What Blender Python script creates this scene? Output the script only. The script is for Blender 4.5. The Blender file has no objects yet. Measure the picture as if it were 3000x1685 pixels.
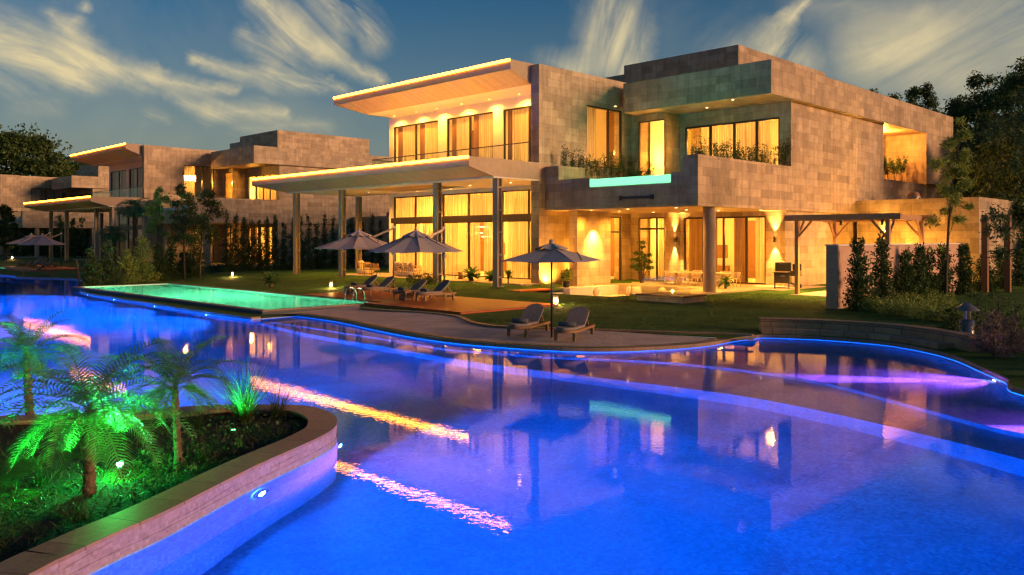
import bpy, bmesh, math, random
import numpy as np
from mathutils import Vector, Matrix
from mathutils.geometry import delaunay_2d_cdt
random.seed(7)
RNG = np.random.default_rng(7)
S = bpy.context.scene
COL = S.collection
PI = math.pi
R2 = math.sqrt(.5)
rad = math.radians
# ------------------------------------------------------------------ camera survey
# level camera 3 m above the lagoon, looking along +Y; photograph pixels (3000 wide) to rays
F, CX, HY, CZ = 2405., 1500., 699., 3.0

def px(x, y, z=0.):                       # a ground pixel to the point at height z it shows
    Y = (CZ - z) * F / (y - HY)
    return Vector(((x - CX) / F * Y, Y, z))

def uw(x, y, d):                          # a point seen through the water surface at depth d
    p = px(x, y, 0.)
    h = math.hypot(p.x, p.y)
    el = math.atan2(CZ, h)
    t = math.asin(math.cos(el) / 1.33)
    k = (h + d * math.tan(t)) / h
    return Vector((p.x * k, p.y * k, -d))

def W(b, a, z=0.):                        # villa axes (b: right and away, a: left and away)
    return Vector((R2 * (b - a), R2 * (a + b), z))

def AB(x, y):
    return (R2 * (y - x), R2 * (x + y))

TV = Vector((-39.9, 39.9, 0))             # the next villa along the lagoon is the same house again
# ------------------------------------------------------------------ object helpers
def tag(o, label=None, cat=None, group=None, kind=None):
    if label: o['label'] = label
    if cat: o['category'] = cat
    if group: o['group'] = group
    if kind: o['kind'] = kind
    return o

def empty(name, loc=(0, 0, 0), rz=0., label=None, cat=None, group=None):
    o = bpy.data.objects.new(name, None)
    COL.objects.link(o)
    o.location = loc
    o.rotation_euler = (0, 0, rz)
    o.empty_display_size = .2
    return tag(o, label, cat, group)

KIDS = {}
def link(name, me, parent=None):
    o = bpy.data.objects.new(name, me)
    COL.objects.link(o)
    if parent is not None:
        o.parent = parent
        KIDS.setdefault(parent.name, []).append(o)
    return o

def copy_tree(o, parent=None, skip=(), lights=True):
    c = o.copy()
    COL.objects.link(c)
    if parent is not None:
        c.parent = parent
        KIDS.setdefault(parent.name, []).append(c)
    for ch in list(KIDS.get(o.name, [])):
        if ch.type == 'LIGHT' and not lights: continue
        if ch.name.split('.')[0] in skip: continue
        copy_tree(ch, c, skip, lights)
    return c

class MB:
    """collects shapes and links them as ONE mesh"""
    def __init__(s, off=(0, 0, 0)):
        s.v, s.f, s.off, s.sm = [], [], Vector(off), []
    def add(s, vs, fs, smooth=False):
        n = len(s.v)
        s.v += [Vector(p) - s.off for p in vs]
        s.f += [tuple(i + n for i in f) for f in fs]
        s.sm += [smooth] * len(fs)
        return s
    def box(s, x0, x1, y0, y1, z0, z1):
        vs = [(x0, y0, z0), (x1, y0, z0), (x1, y1, z0), (x0, y1, z0), (x0, y0, z1), (x1, y0, z1), (x1, y1, z1), (x0, y1, z1)]
        return s.add(vs, [(0, 3, 2, 1), (4, 5, 6, 7), (0, 1, 5, 4), (1, 2, 6, 5), (2, 3, 7, 6), (3, 0, 4, 7)])
    def bar(s, p, q, w, h=None, up=(0, 0, 1)):          # square bar from p to q
        p, q = Vector(p), Vector(q)
        h = h or w
        d = (q - p).normalized()
        u = Vector(up)
        if abs(d.dot(u)) > .98: u = Vector((1, 0, 0))
        r = d.cross(u).normalized() * (w / 2)
        t = r.cross(d).normalized() * (h / 2)
        vs = [p - r - t, p + r - t, p + r + t, p - r + t, q - r - t, q + r - t, q + r + t, q - r + t]
        return s.add(vs, [(0, 1, 2, 3), (7, 6, 5, 4), (0, 4, 5, 1), (1, 5, 6, 2), (2, 6, 7, 3), (3, 7, 4, 0)])
    def tube(s, pts, r, n=8, cap=True):                  # r: number or one per point
        pts = [Vector(p) for p in pts]
        rs = r if isinstance(r, (list, tuple)) else [r] * len(pts)
        vs, fs = [], []
        ref = Vector((0, 0, 1))
        for i, p in enumerate(pts):
            d = (pts[min(i + 1, len(pts) - 1)] - pts[max(i - 1, 0)]).normalized()
            if abs(d.dot(ref)) > .95: ref = Vector((1, 0, 0)) if abs(d.x) < .9 else Vector((0, 1, 0))
            u = d.cross(ref).normalized(); w = d.cross(u).normalized()
            for k in range(n):
                t = 2 * PI * k / n
                vs.append(p + (u * math.cos(t) + w * math.sin(t)) * rs[i])
        for i in range(len(pts) - 1):
            for k in range(n):
                a, b = i * n + k, i * n + (k + 1) % n
                fs.append((a, b, b + n, a + n))
        s.add(vs, fs, True)
        if cap:
            m = len(pts)
            s.add(vs[:n], [tuple(range(n))]); s.add(vs[(m - 1) * n:], [tuple(reversed(range(n)))])
        return s
    def lathe(s, prof, c=(0, 0, 0), n=24, smooth=True):  # prof: (r, z)
        c = Vector(c); vs, fs = [], []
        for r, z in prof:
            for k in range(n):
                t = 2 * PI * k / n
                vs.append(c + Vector((r * math.cos(t), r * math.sin(t), z)))
        for i in range(len(prof) - 1):
            for k in range(n):
                a, b = i * n + k, i * n + (k + 1) % n
                fs.append((a, b, b + n, a + n))
        return s.add(vs, fs, smooth)
    def prism(s, poly, z0, z1):                          # closed outline, any shape
        n = len(poly)
        vs = [(p[0], p[1], z0) for p in poly] + [(p[0], p[1], z1) for p in poly]
        fs = [tuple(reversed(range(n))), tuple(range(n, 2 * n))]
        fs += [(i, (i + 1) % n, n + (i + 1) % n, n + i) for i in range(n)]
        return s.add(vs, fs)
    def grid(s, fn, nu, nv, smooth=True, close=False):
        vs = [fn(i / nu, j / nv) for j in range(nv + 1) for i in range(nu + 1)]
        fs = [(j * (nu + 1) + i, j * (nu + 1) + i + 1, (j + 1) * (nu + 1) + i + 1, (j + 1) * (nu + 1) + i) for j in range(nv) for i in range(nu)]
        return s.add(vs, fs, smooth)
    def blob(s, c, r, n=16, m=10, jit=0., p=1.):          # ellipsoid (p<1 boxier)
        c = Vector(c)
        def sg(x): return math.copysign(abs(x) ** p, x)
        def fn(u, v):
            t, f = 2 * PI * u, PI * (v - .5)
            k = 1 + jit * math.sin(5 * t + 3 * f)
            return c + Vector((r[0] * sg(math.cos(f)) * sg(math.cos(t)) * k, r[1] * sg(math.cos(f)) * sg(math.sin(t)) * k, r[2] * sg(math.sin(f))))
        return s.grid(fn, n, m)
    def walls(s, axis, c0, c1, u0, u1, z0, z1, holes=()):  # a wall with real openings; axis 'b': plane of constant b
        us = sorted({u0, u1, *[h[0] for h in holes], *[h[1] for h in holes]})
        zs = sorted({z0, z1, *[h[2] for h in holes], *[h[3] for h in holes]})
        us = [u for u in us if u0 <= u <= u1]; zs = [z for z in zs if z0 <= z <= z1]
        def solid(i, j):
            if i < 0 or j < 0 or i >= len(us) - 1 or j >= len(zs) - 1: return False
            u, z = (us[i] + us[i + 1]) / 2, (zs[j] + zs[j + 1]) / 2
            return not any(h[0] < u < h[1] and h[2] < z < h[3] for h in holes)
        def P(c, u, z): return (c, u, z) if axis == 'b' else (u, c, z)
        for i in range(len(us) - 1):
            for j in range(len(zs) - 1):
                if not solid(i, j): continue
                a, b, e, g = us[i], us[i + 1], zs[j], zs[j + 1]
                s.add([P(c0, a, e), P(c0, b, e), P(c0, b, g), P(c0, a, g)], [(0, 1, 2, 3)])
                s.add([P(c1, a, e), P(c1, b, e), P(c1, b, g), P(c1, a, g)], [(3, 2, 1, 0)])
                if not solid(i - 1, j): s.add([P(c0, a, e), P(c1, a, e), P(c1, a, g), P(c0, a, g)], [(0, 1, 2, 3)])
                if not solid(i + 1, j): s.add([P(c0, b, e), P(c1, b, e), P(c1, b, g), P(c0, b, g)], [(0, 1, 2, 3)])
                if not solid(i, j - 1): s.add([P(c0, a, e), P(c0, b, e), P(c1, b, e), P(c1, a, e)], [(0, 1, 2, 3)])
                if not solid(i, j + 1): s.add([P(c0, a, g), P(c0, b, g), P(c1, b, g), P(c1, a, g)], [(0, 1, 2, 3)])
        return s
    def mesh(s, name, mat):
        me = bpy.data.meshes.new(name)
        me.from_pydata([tuple(v) for v in s.v], [], s.f)
        me.polygons.foreach_set('use_smooth', s.sm)
        me.materials.append(mat)
        bm = bmesh.new(); bm.from_mesh(me)
        bmesh.ops.remove_doubles(bm, verts=bm.verts, dist=1e-4)
        bmesh.ops.recalc_face_normals(bm, faces=bm.faces)
        uv = bm.loops.layers.uv.new('UVMap')
        for f in bm.faces:
            n = f.normal
            ax = max(range(3), key=lambda i: abs(n[i]))
            for l in f.loops:
                c = l.vert.co + s.off
                l[uv].uv = (c.x, c.y) if ax == 2 else ((c.y, c.z) if ax == 0 else (c.x, c.z))
        bm.to_mesh(me); bm.free()
        return me
    def build(s, name, mat, parent=None, bevel=0.):
        o = link(name, s.mesh(name, mat), parent)
        if bevel:
            m = o.modifiers.new('Bevel', 'BEVEL'); m.width = bevel; m.segments = 2; m.limit_method = 'ANGLE'
        return o

def quads_mesh(name, P, mat):                             # P: (n,4,3) array of leaf faces
    n = len(P)
    me = bpy.data.meshes.new(name)
    me.vertices.add(4 * n); me.loops.add(4 * n); me.polygons.add(n)
    me.vertices.foreach_set('co', P.reshape(-1).astype(np.float32))
    me.loops.foreach_set('vertex_index', np.arange(4 * n, dtype=np.int32))
    me.polygons.foreach_set('loop_start', np.arange(0, 4 * n, 4, dtype=np.int32))
    me.materials.append(mat)
    me.update(calc_edges=True)
    return me

def unit(a): return a / np.maximum(np.linalg.norm(a, axis=-1, keepdims=True), 1e-9)

def leaf_quads(C, size, aspect=2.2, D=None, droop=0., jit=.35):
    """diamond leaves at centres C; D: preferred directions"""
    n = len(C)
    d = RNG.normal(size=(n, 3))
    if D is not None: d = D + d * jit
    d[:, 2] -= droop
    d = unit(d)
    r = unit(np.cross(d, RNG.normal(size=(n, 3))))
    L = size * RNG.uniform(.6, 1.35, (n, 1))
    w = L / aspect
    P = np.stack([C - d * L / 2, C + r * w / 2, C + d * L / 2, C - r * w / 2], axis=1)
    return P

def clump_points(clumps, n, shell=.55):
    """points spread over ellipsoid clumps (c, r)"""
    vol = np.array([c[1][0] * c[1][1] + c[1][0] * c[1][2] for c in clumps]); vol = vol / vol.sum()
    idx = RNG.choice(len(clumps), n, p=vol)
    cs = np.array([c[0] for c in clumps], float)[idx]; rs = np.array([c[1] for c in clumps], float)[idx]
    u = unit(RNG.normal(size=(n, 3)))
    r = (shell + (1 - shell) * RNG.uniform(0, 1, (n, 1)) ** .7)
    r *= 1 + .18 * RNG.normal(size=(n, 1)).clip(-1.5, 1.5)
    return cs + u * rs * r, u

def light(name, kind, loc, power, color, parent=None, size=.1, rot=None, spot=None, blend=.6, aim=None):
    l = bpy.data.lights.new(name, kind)
    l.energy = power; l.color = color
    if kind in ('POINT', 'SPOT'): l.shadow_soft_size = size
    if kind == 'SPOT': l.spot_size = rad(spot or 90); l.spot_blend = blend
    o = link(name, l, parent)
    o.location = loc
    if aim is not None:
        o.rotation_euler = Vector(aim).to_track_quat('-Z', 'Y').to_euler()
    return o

def catmull(pts, step=8, closed=False):
    P = [Vector(p) for p in pts]; out = []
    n = len(P)
    for i in range(n if closed else n - 1):
        g = (lambda k: P[k % n]) if closed else (lambda k: P[min(max(k, 0), n - 1)])
        p0, p1, p2, p3 = g(i - 1), g(i), g(i + 1), g(i + 2)
        for k in range(step):
            t = k / step
            out.append(.5 * ((2 * p1) + (p2 - p0) * t + (2 * p0 - 5 * p1 + 4 * p2 - p3) * t * t + (3 * p1 - p0 - 3 * p2 + p3) * t ** 3))
    if not closed: out.append(P[-1])
    return out

def inside(p, poly):
    x, y = p[0], p[1]; c = False
    j = len(poly) - 1
    for i in range(len(poly)):
        xi, yi, xj, yj = poly[i][0], poly[i][1], poly[j][0], poly[j][1]
        if (yi > y) != (yj > y) and x < (xj - xi) * (y - yi) / (yj - yi) + xi: c = not c
        j = i
    return c

def sstep(x): x = min(max(x, 0.), 1.); return x * x * (3 - 2 * x)
# ------------------------------------------------------------------ materials
def mat(name):
    m = bpy.data.materials.new(name); m.use_nodes = True
    nt = m.node_tree; nt.nodes.clear()
    out = nt.nodes.new('ShaderNodeOutputMaterial')
    return m, nt, out

def N(nt, kind, **kw):
    n = nt.nodes.new(kind)
    for k, v in kw.items():
        if k.startswith('_'): setattr(n, k[1:], v)
        else: n.inputs[k.replace('9', ' ')].default_value = v
    return n

def ramp(nt, fac, stops):
    r = nt.nodes.new('ShaderNodeValToRGB')
    e = r.color_ramp.elements
    while len(e) < len(stops): e.new(.5)
    for k, (p, c) in enumerate(stops): e[k].position = p; e[k].color = (*c, 1)
    nt.links.new(fac, r.inputs[0])
    return r.outputs[0]

def surface(name, c0, c1=None, scale=6., rough=.7, bump=.15, bscale=40., spec=.3, metal=0., coord='Object', stretch=(1, 1, 1), dist=.02):
    m, nt, out = mat(name); L = nt.links.new
    b = N(nt, 'ShaderNodeBsdfPrincipled', Roughness=rough, Metallic=metal)
    b.inputs['Specular IOR Level'].default_value = spec
    tc = N(nt, 'ShaderNodeTexCoord'); mp = N(nt, 'ShaderNodeMapping'); mp.inputs['Scale'].default_value = stretch
    L(tc.outputs[coord], mp.inputs[0])
    n = N(nt, 'ShaderNodeTexNoise', Scale=scale, Detail=6., Roughness=.65); L(mp.outputs[0], n.inputs['Vector'])
    c1 = c1 or tuple(x * .8 for x in c0)
    L(ramp(nt, n.outputs[0], [(.3, c1), (.7, c0)]), b.inputs['Base Color'])
    if bump:
        n2 = N(nt, 'ShaderNodeTexNoise', Scale=bscale, Detail=4.); L(mp.outputs[0], n2.inputs['Vector'])
        bp = N(nt, 'ShaderNodeBump', Strength=bump, Distance=dist); L(n2.outputs[0], bp.inputs['Height']); L(bp.outputs[0], b.inputs['Normal'])
    L(b.outputs[0], out.inputs[0])
    return m

def tiles(name, c0, c1, mortar, w, h, gap=.012, rough=.6, bias=0., noise=3., nmix=.45, bump=.3, off=.5, spec=.3, stain=0., sq=.72):
    m, nt, out = mat(name); L = nt.links.new
    b = N(nt, 'ShaderNodeBsdfPrincipled', Roughness=rough); b.inputs['Specular IOR Level'].default_value = spec
    tc = N(nt, 'ShaderNodeTexCoord')
    br = N(nt, 'ShaderNodeTexBrick', Scale=1.)
    br.offset = off; br.squash = sq; br.squash_frequency = 3; br.offset_frequency = 2
    br.inputs['Color1'].default_value = (*c0, 1); br.inputs['Color2'].default_value = (*c1, 1); br.inputs['Mortar'].default_value = (*mortar, 1)
    br.inputs['Mortar Size'].default_value = gap; br.inputs['Brick Width'].default_value = w; br.inputs['Row Height'].default_value = h
    br.inputs['Bias'].default_value = bias; br.inputs['Mortar Smooth'].default_value = .3
    L(tc.outputs['UV'], br.inputs['Vector'])
    n = N(nt, 'ShaderNodeTexNoise', Scale=noise, Detail=8., Roughness=.7); n.inputs['Distortion'].default_value = .8
    L(tc.outputs['UV'], n.inputs['Vector'])
    mx = N(nt, 'ShaderNodeMix', _data_type='RGBA', _blend_type='MULTIPLY'); mx.inputs[0].default_value = nmix
    L(br.outputs[0], mx.inputs[6]); L(ramp(nt, n.outputs[0], [(.25, (.35, .33, .31)), (.55, (.9, .88, .86)), (.8, (1.15, 1.12, 1.08))]), mx.inputs[7])
    if stain:                                              # rain streaks running down the face
        mp = N(nt, 'ShaderNodeMapping'); mp.inputs['Scale'].default_value = (2.2, .16, 1.); L(tc.outputs['UV'], mp.inputs[0])
        n3 = N(nt, 'ShaderNodeTexNoise', Scale=1., Detail=5., Roughness=.7); L(mp.outputs[0], n3.inputs['Vector'])
        m3 = N(nt, 'ShaderNodeMix', _data_type='RGBA', _blend_type='MULTIPLY'); m3.inputs[0].default_value = stain
        L(mx.outputs[2], m3.inputs[6]); L(ramp(nt, n3.outputs[0], [(.36, (.50, .46, .42)), (.58, (1., 1., 1.))]), m3.inputs[7]); L(m3.outputs[2], b.inputs['Base Color'])
    else: L(mx.outputs[2], b.inputs['Base Color'])
    bp = N(nt, 'ShaderNodeBump', Strength=bump, Distance=.01)
    ad = N(nt, 'ShaderNodeMath', _operation='MULTIPLY_ADD'); ad.inputs[1].default_value = -1.
    L(br.outputs['Fac'], ad.inputs[0]); L(n.outputs[0], ad.inputs[2])
    L(ad.outputs[0], bp.inputs['Height']); L(bp.outputs[0], b.inputs['Normal'])
    L(b.outputs[0], out.inputs[0])
    return m

def emit(name, c, k):
    m, nt, out = mat(name)
    e = N(nt, 'ShaderNodeEmission', Strength=k); e.inputs[0].default_value = (*c, 1)
    nt.links.new(e.outputs[0], out.inputs[0]); return m

def leafmat(name, c0, c1, scale=1.5, trans=.35, rough=.55):
    m, nt, out = mat(name); L = nt.links.new
    tc = N(nt, 'ShaderNodeTexCoord')
    n = N(nt, 'ShaderNodeTexNoise', Scale=scale, Detail=5.); L(tc.outputs['Object'], n.inputs['Vector'])
    g = N(nt, 'ShaderNodeNewGeometry')
    ad = N(nt, 'ShaderNodeMath', _operation='MULTIPLY_ADD'); ad.inputs[1].default_value = .35
    L(g.outputs['Random Per Island'], ad.inputs[0]); L(n.outputs[0], ad.inputs[2])
    c = ramp(nt, ad.outputs[0], [(.45, c1), (.85, c0)])
    p = N(nt, 'ShaderNodeBsdfPrincipled', Roughness=rough); p.inputs['Specular IOR Level'].default_value = .35; L(c, p.inputs['Base Color'])
    t = N(nt, 'ShaderNodeBsdfTranslucent'); L(c, t.inputs[0])
    mx = N(nt, 'ShaderNodeMixShader'); mx.inputs[0].default_value = trans
    L(p.outputs[0], mx.inputs[1]); L(t.outputs[0], mx.inputs[2]); L(mx.outputs[0], out.inputs[0])
    return m

def glassmat(name, tint=(.95, .97, .96), ior=1.45, edge=0.):
    m, nt, out = mat(name); L = nt.links.new
    t = N(nt, 'ShaderNodeBsdfTransparent'); t.inputs[0].default_value = (*tint, 1)
    g = N(nt, 'ShaderNodeBsdfGlossy', Roughness=.01)
    lw = N(nt, 'ShaderNodeLayerWeight', Blend=.5); pw = N(nt, 'ShaderNodeMath', _operation='POWER'); pw.inputs[1].default_value = 5.
    f = N(nt, 'ShaderNodeMath', _operation='MULTIPLY_ADD'); f.inputs[1].default_value = .9; f.inputs[2].default_value = .06
    L(lw.outputs['Facing'], pw.inputs[0]); L(pw.outputs[0], f.inputs[0])
    mx = N(nt, 'ShaderNodeMixShader'); L(f.outputs[0], mx.inputs[0]); L(t.outputs[0], mx.inputs[1]); L(g.outputs[0], mx.inputs[2])
    L(mx.outputs[0], out.inputs[0]); return m

def fabric(name, c, sheer=.2, trans=.5):
    m, nt, out = mat(name); L = nt.links.new
    d = N(nt, 'ShaderNodeBsdfDiffuse'); d.inputs[0].default_value = (*c, 1)
    t = N(nt, 'ShaderNodeBsdfTranslucent'); t.inputs[0].default_value = (*c, 1)
    x = N(nt, 'ShaderNodeBsdfTransparent')
    m1 = N(nt, 'ShaderNodeMixShader'); m1.inputs[0].default_value = trans
    tc = N(nt, 'ShaderNodeTexCoord'); mp = N(nt, 'ShaderNodeMapping'); mp.inputs['Scale'].default_value = (9., .12, 1.); L(tc.outputs['UV'], mp.inputs[0])
    n = N(nt, 'ShaderNodeTexNoise', Scale=1., Detail=4., Roughness=.6); L(mp.outputs[0], n.inputs['Vector'])   # dark folds of doubled cloth, their shade put into the colour
    cr = ramp(nt, n.outputs[0], [(.36, tuple(x * .42 for x in c)), (.62, c)]); L(cr, d.inputs[0]); L(cr, t.inputs[0])
    m2 = N(nt, 'ShaderNodeMixShader'); m2.inputs[0].default_value = sheer
    L(d.outputs[0], m1.inputs[1]); L(t.outputs[0], m1.inputs[2]); L(m1.outputs[0], m2.inputs[1]); L(x.outputs[0], m2.inputs[2])
    L(m2.outputs[0], out.inputs[0]); return m

def watermat(name, amp, tint=(1, 1, 1), s1=12., s2=28., w2=.06, s0=1.6, w0=1.0):
    m, nt, out = mat(name); L = nt.links.new
    r = N(nt, 'ShaderNodeBsdfRefraction', IOR=1.333, Roughness=0.0); r.inputs['Color'].default_value = (*tint, 1)
    g = N(nt, 'ShaderNodeBsdfGlossy', Roughness=0.0)
    fr = N(nt, 'ShaderNodeFresnel', IOR=1.333); mx = N(nt, 'ShaderNodeMixShader')
    tc = N(nt, 'ShaderNodeTexCoord')
    def nz(sc, d):
        n = N(nt, 'ShaderNodeTexNoise', Scale=sc, Detail=d); L(tc.outputs['Object'], n.inputs['Vector']); return n.outputs[0]
    def ma(x, k, y):
        a = N(nt, 'ShaderNodeMath', _operation='MULTIPLY_ADD'); a.inputs[1].default_value = k; L(x, a.inputs[0])
        if y is None: a.inputs[2].default_value = 0
        else: L(y, a.inputs[2])
        return a.outputs[0]
    h = ma(nz(s2, 1.), w2, nz(s1, 1.5)); h = ma(nz(s0, 1.), w0, h)
    # wind patches: some water lies calmer than the rest
    k = N(nt, 'ShaderNodeMapRange'); k.inputs[1].default_value = .35; k.inputs[2].default_value = .65; k.inputs[3].default_value = .45; k.inputs[4].default_value = 1.15
    L(nz(.22, 2.), k.inputs[0])
    mu = N(nt, 'ShaderNodeMath', _operation='MULTIPLY'); L(h, mu.inputs[0]); L(k.outputs[0], mu.inputs[1])
    bp = N(nt, 'ShaderNodeBump', Strength=1., Distance=amp); L(mu.outputs[0], bp.inputs['Height'])
    for n in (r, g, fr): L(bp.outputs[0], n.inputs['Normal'])
    L(fr.outputs[0], mx.inputs[0]); L(r.outputs[0], mx.inputs[1]); L(g.outputs[0], mx.inputs[2])
    L(mx.outputs[0], out.inputs[0]); return m

M = {}
M['stone'] = tiles('travertine_panels', (.52, .42, .27), (.29, .228, .142), (.22, .175, .11), 1.25, .43, gap=.007, rough=.55, bias=-.25, noise=1.6, nmix=.6, bump=.35, stain=.55)
M['stone2'] = tiles('brown_stone_panels', (.44, .30, .18), (.26, .17, .10), (.08, .06, .045), .9, .43, gap=.010, rough=.6, bias=-.1, noise=1.6, nmix=.8)
M['plaster'] = surface('white_plaster', (.72, .69, .63), (.62, .59, .54), scale=2., rough=.8, bump=.05)
M['fascia'] = surface('tan_fascia', (.40, .31, .21), (.33, .25, .17), scale=3., rough=.7, bump=.05)
M['roughwall'] = surface('garden_wall_plaster', (.56, .38, .27), (.42, .28, .20), scale=3., rough=.9, bump=.35, bscale=60)
M['inner'] = surface('interior_paint', (.78, .74, .66), (.74, .70, .62), scale=1., rough=.8, bump=0)
M['slats'] = tiles('soffit_boards', (.58, .44, .28), (.48, .35, .21), (.14, .09, .05), 30., .16, gap=.008, rough=.5, noise=5., nmix=.4, off=0.)
M['frame'] = surface('bronze_aluminium', (.055, .045, .038), (.04, .034, .03), rough=.35, bump=0, metal=.4)
M['steel'] = surface('painted_steel_column', (.42, .33, .23), (.35, .27, .19), rough=.45, bump=.04)
M['glass'] = glassmat('window_glass')
M['rail_glass'] = glassmat('balustrade_glass', (.86, .95, .90))
M['curtain'] = fabric('sheer_curtain', (.80, .74, .62), .22, .55)
M['drape'] = fabric('brown_drape', (.32, .20, .11), .0, .3)
M['led'] = emit('led_strip', (1., .24, .010), 13.)
M['lamp'] = emit('lamp_core', (1., .55, .22), 16.)
M['spotdot'] = emit('downlight_lens', (1., .55, .18), 3.)
M['floor'] = tiles('terrace_paving', (.50, .42, .33), (.42, .35, .27), (.22, .18, .14), .8, .8, gap=.008, rough=.5, noise=4., nmix=.4, off=.5)
M['deckwood'] = tiles('wet_deck_boards', (.50, .11, .022), (.38, .075, .015), (.03, .012, .006), 3.2, .14, gap=.008, rough=.45, noise=7., nmix=.5, spec=.25)
M['teak'] = surface('teak', (.27, .15, .07), (.17, .09, .04), scale=14., rough=.5, bump=.1, stretch=(1, 8, 8))
M['wicker'] = tiles('woven_wicker', (.46, .41, .37), (.34, .30, .28), (.10, .09, .085), .03, .03, gap=.006, rough=.7, noise=20., nmix=.3, bump=.6)
M['wicker_dark'] = tiles('woven_grey_wicker', (.22, .235, .26), (.15, .16, .18), (.05, .05, .055), .03, .03, gap=.006, rough=.7, noise=20., nmix=.3, bump=.6)
M['towel'] = surface('grey_towel', (.10, .12, .14), (.06, .07, .085), scale=60., rough=.95, bump=.4, bscale=200)
M['timber'] = surface('pergola_timber', (.46, .27, .13), (.32, .18, .085), scale=14., rough=.6, bump=.1)
M['canvas'] = surface('grey_canvas', (.34, .32, .31), (.28, .265, .26), scale=5., rough=.9, bump=.1, bscale=150)
M['cushion'] = surface('cream_cushion', (.68, .60, .48), (.58, .50, .40), scale=12., rough=.95, bump=.15, bscale=120)
M['rattan'] = surface('rattan', (.42, .29, .17), (.28, .19, .10), scale=30., rough=.6, bump=.2)
M['rope'] = surface('pale_rope', (.62, .52, .38), (.50, .41, .30), scale=30., rough=.8, bump=.1)
M['blackmetal'] = surface('black_metal', (.02, .02, .02), (.012, .012, .012), rough=.4, bump=0, spec=.5)
M['greymetal'] = surface('grey_metal', (.25, .24, .23), (.2, .19, .18), rough=.35, metal=.7, bump=0)
M['chrome'] = surface('polished_steel', (.75, .75, .76), (.7, .7, .7), rough=.12, metal=1., bump=0)
M['sand'] = surface('beach_sand', (.55, .44, .34), (.38, .30, .23), scale=1.6, rough=.9, bump=.5, bscale=9., dist=.05)
M['coping'] = tiles('brown_coping', (.36, .24, .14), (.26, .17, .10), (.11, .075, .045), .9, 2.5, gap=.008, rough=.6, noise=12., nmix=.6)
M['soil'] = surface('planter_soil', (.035, .030, .018), (.018, .014, .009), scale=9., rough=1., bump=1., bscale=25., dist=.06)
M['bark'] = surface('bark', (.13, .10, .075), (.06, .047, .035), scale=16., rough=.95, bump=.7, bscale=40., stretch=(1, 1, .4))
M['palmbark'] = surface('palm_bark', (.16, .11, .07), (.06, .045, .03), scale=18., rough=.95, bump=1., bscale=26., dist=.04)
M['leaf'] = leafmat('laurel_leaf', (.055, .12, .03), (.016, .045, .012), 2.5)
M['leaf_dark'] = leafmat('dark_conifer_leaf', (.08, .155, .045), (.026, .06, .02), 1.2)
M['leaf_olive'] = leafmat('olive_leaf', (.08, .14, .035), (.025, .055, .015), .8)
M['leaf_pine'] = leafmat('pine_needles', (.085, .15, .035), (.022, .045, .012), .35)
M['leaf_fresh'] = leafmat('boxwood_leaf', (.28, .38, .08), (.10, .16, .035), 4.)
M['leaf_mauve'] = leafmat('mauve_plume', (.28, .20, .22), (.07, .07, .05), 2.)
M['leaf_red'] = leafmat('red_leaf', (.42, .05, .04), (.22, .02, .02), 6.)
M['palmleaf'] = leafmat('palm_leaflet', (.10, .23, .065), (.05, .12, .035), 3., trans=.35, rough=.35)
M['grassblade'] = leafmat('grass_blade', (.05, .075, .02), (.018, .028, .009), 1.2, trans=.3)
M['lawnblade'] = leafmat('lawn_blade', (.11, .22, .04), (.04, .10, .018), .8, trans=.3)
M['terracotta'] = surface('terracotta', (.36, .2, .11), (.28, .15, .08), rough=.8)
M['water'] = watermat('lagoon_water', .0008, (.12, .70, 1.))
M['water2'] = watermat('pool_water', .0022, (.6, 1., .9), s1=7.)
M['poolside'] = tiles('pale_mosaic', (.42, .33, .28), (.28, .21, .18), (.34, .27, .24), .045, .04, gap=.003, rough=.4, noise=9., nmix=.5, off=0., bump=.1, sq=1.)
M['poolblue'] = tiles('pool_mosaic', (.28, .64, .82), (.15, .38, .56), (.30, .40, .50), .05, .05, gap=.004, rough=.4, noise=.5, nmix=.75, off=0., bump=.1, sq=1.)
M['poolgreen'] = tiles('green_pool_mosaic', (.62, .68, .64), (.52, .58, .54), (.65, .70, .68), .12, .12, gap=.006, rough=.4, noise=.8, nmix=.3, off=0., bump=.1)
M['poollamp'] = emit('underwater_lens', (.55, .60, 1.), 60.)
M['violetlamp'] = emit('violet_lens', (5., .7, 1.), 12.)
M['greenlamp'] = emit('green_pool_lens', (.45, 1., .75), 160.)
M['greenspot'] = emit('green_spot_lens', (.08, 1., .22), 160.)
M['edge'] = emit('blue_shore_glow', (.02, .17, 1.), 2.4)  # added glow, stands in for lamp-lit wall tiles under the kerb
M['greensmall'] = emit('small_green_lens', (.08, 1., .22), 5.)
M['acrylic_w'] = emit('lit_acrylic_white', (.24, 1., .46), .42)
M['acrylic_g'] = emit('lit_acrylic_green', (.16, .90, .42), .28)

def lawnmat():
    m, nt, out = mat('lawn_grass'); L = nt.links.new
    b = N(nt, 'ShaderNodeBsdfPrincipled', Roughness=.9); b.inputs['Specular IOR Level'].default_value = .1
    tc = N(nt, 'ShaderNodeTexCoord')
    n = N(nt, 'ShaderNodeTexNoise', Scale=.7, Detail=8., Roughness=.75); L(tc.outputs['Object'], n.inputs['Vector'])
    L(ramp(nt, n.outputs[0], [(.32, (.024, .075, .014)), (.5, (.055, .14, .026)), (.7, (.10, .18, .045))]), b.inputs['Base Color'])
    n2 = N(nt, 'ShaderNodeTexNoise', Scale=14., Detail=6., Roughness=.8); L(tc.outputs['Object'], n2.inputs['Vector'])
    bp = N(nt, 'ShaderNodeBump', Strength=1., Distance=.12); L(n2.outputs[0], bp.inputs['Height']); L(bp.outputs[0], b.inputs['Normal'])
    L(b.outputs[0], out.inputs[0]); return m
M['lawn'] = lawnmat()
WARM = (1., .39, .042)
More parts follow.
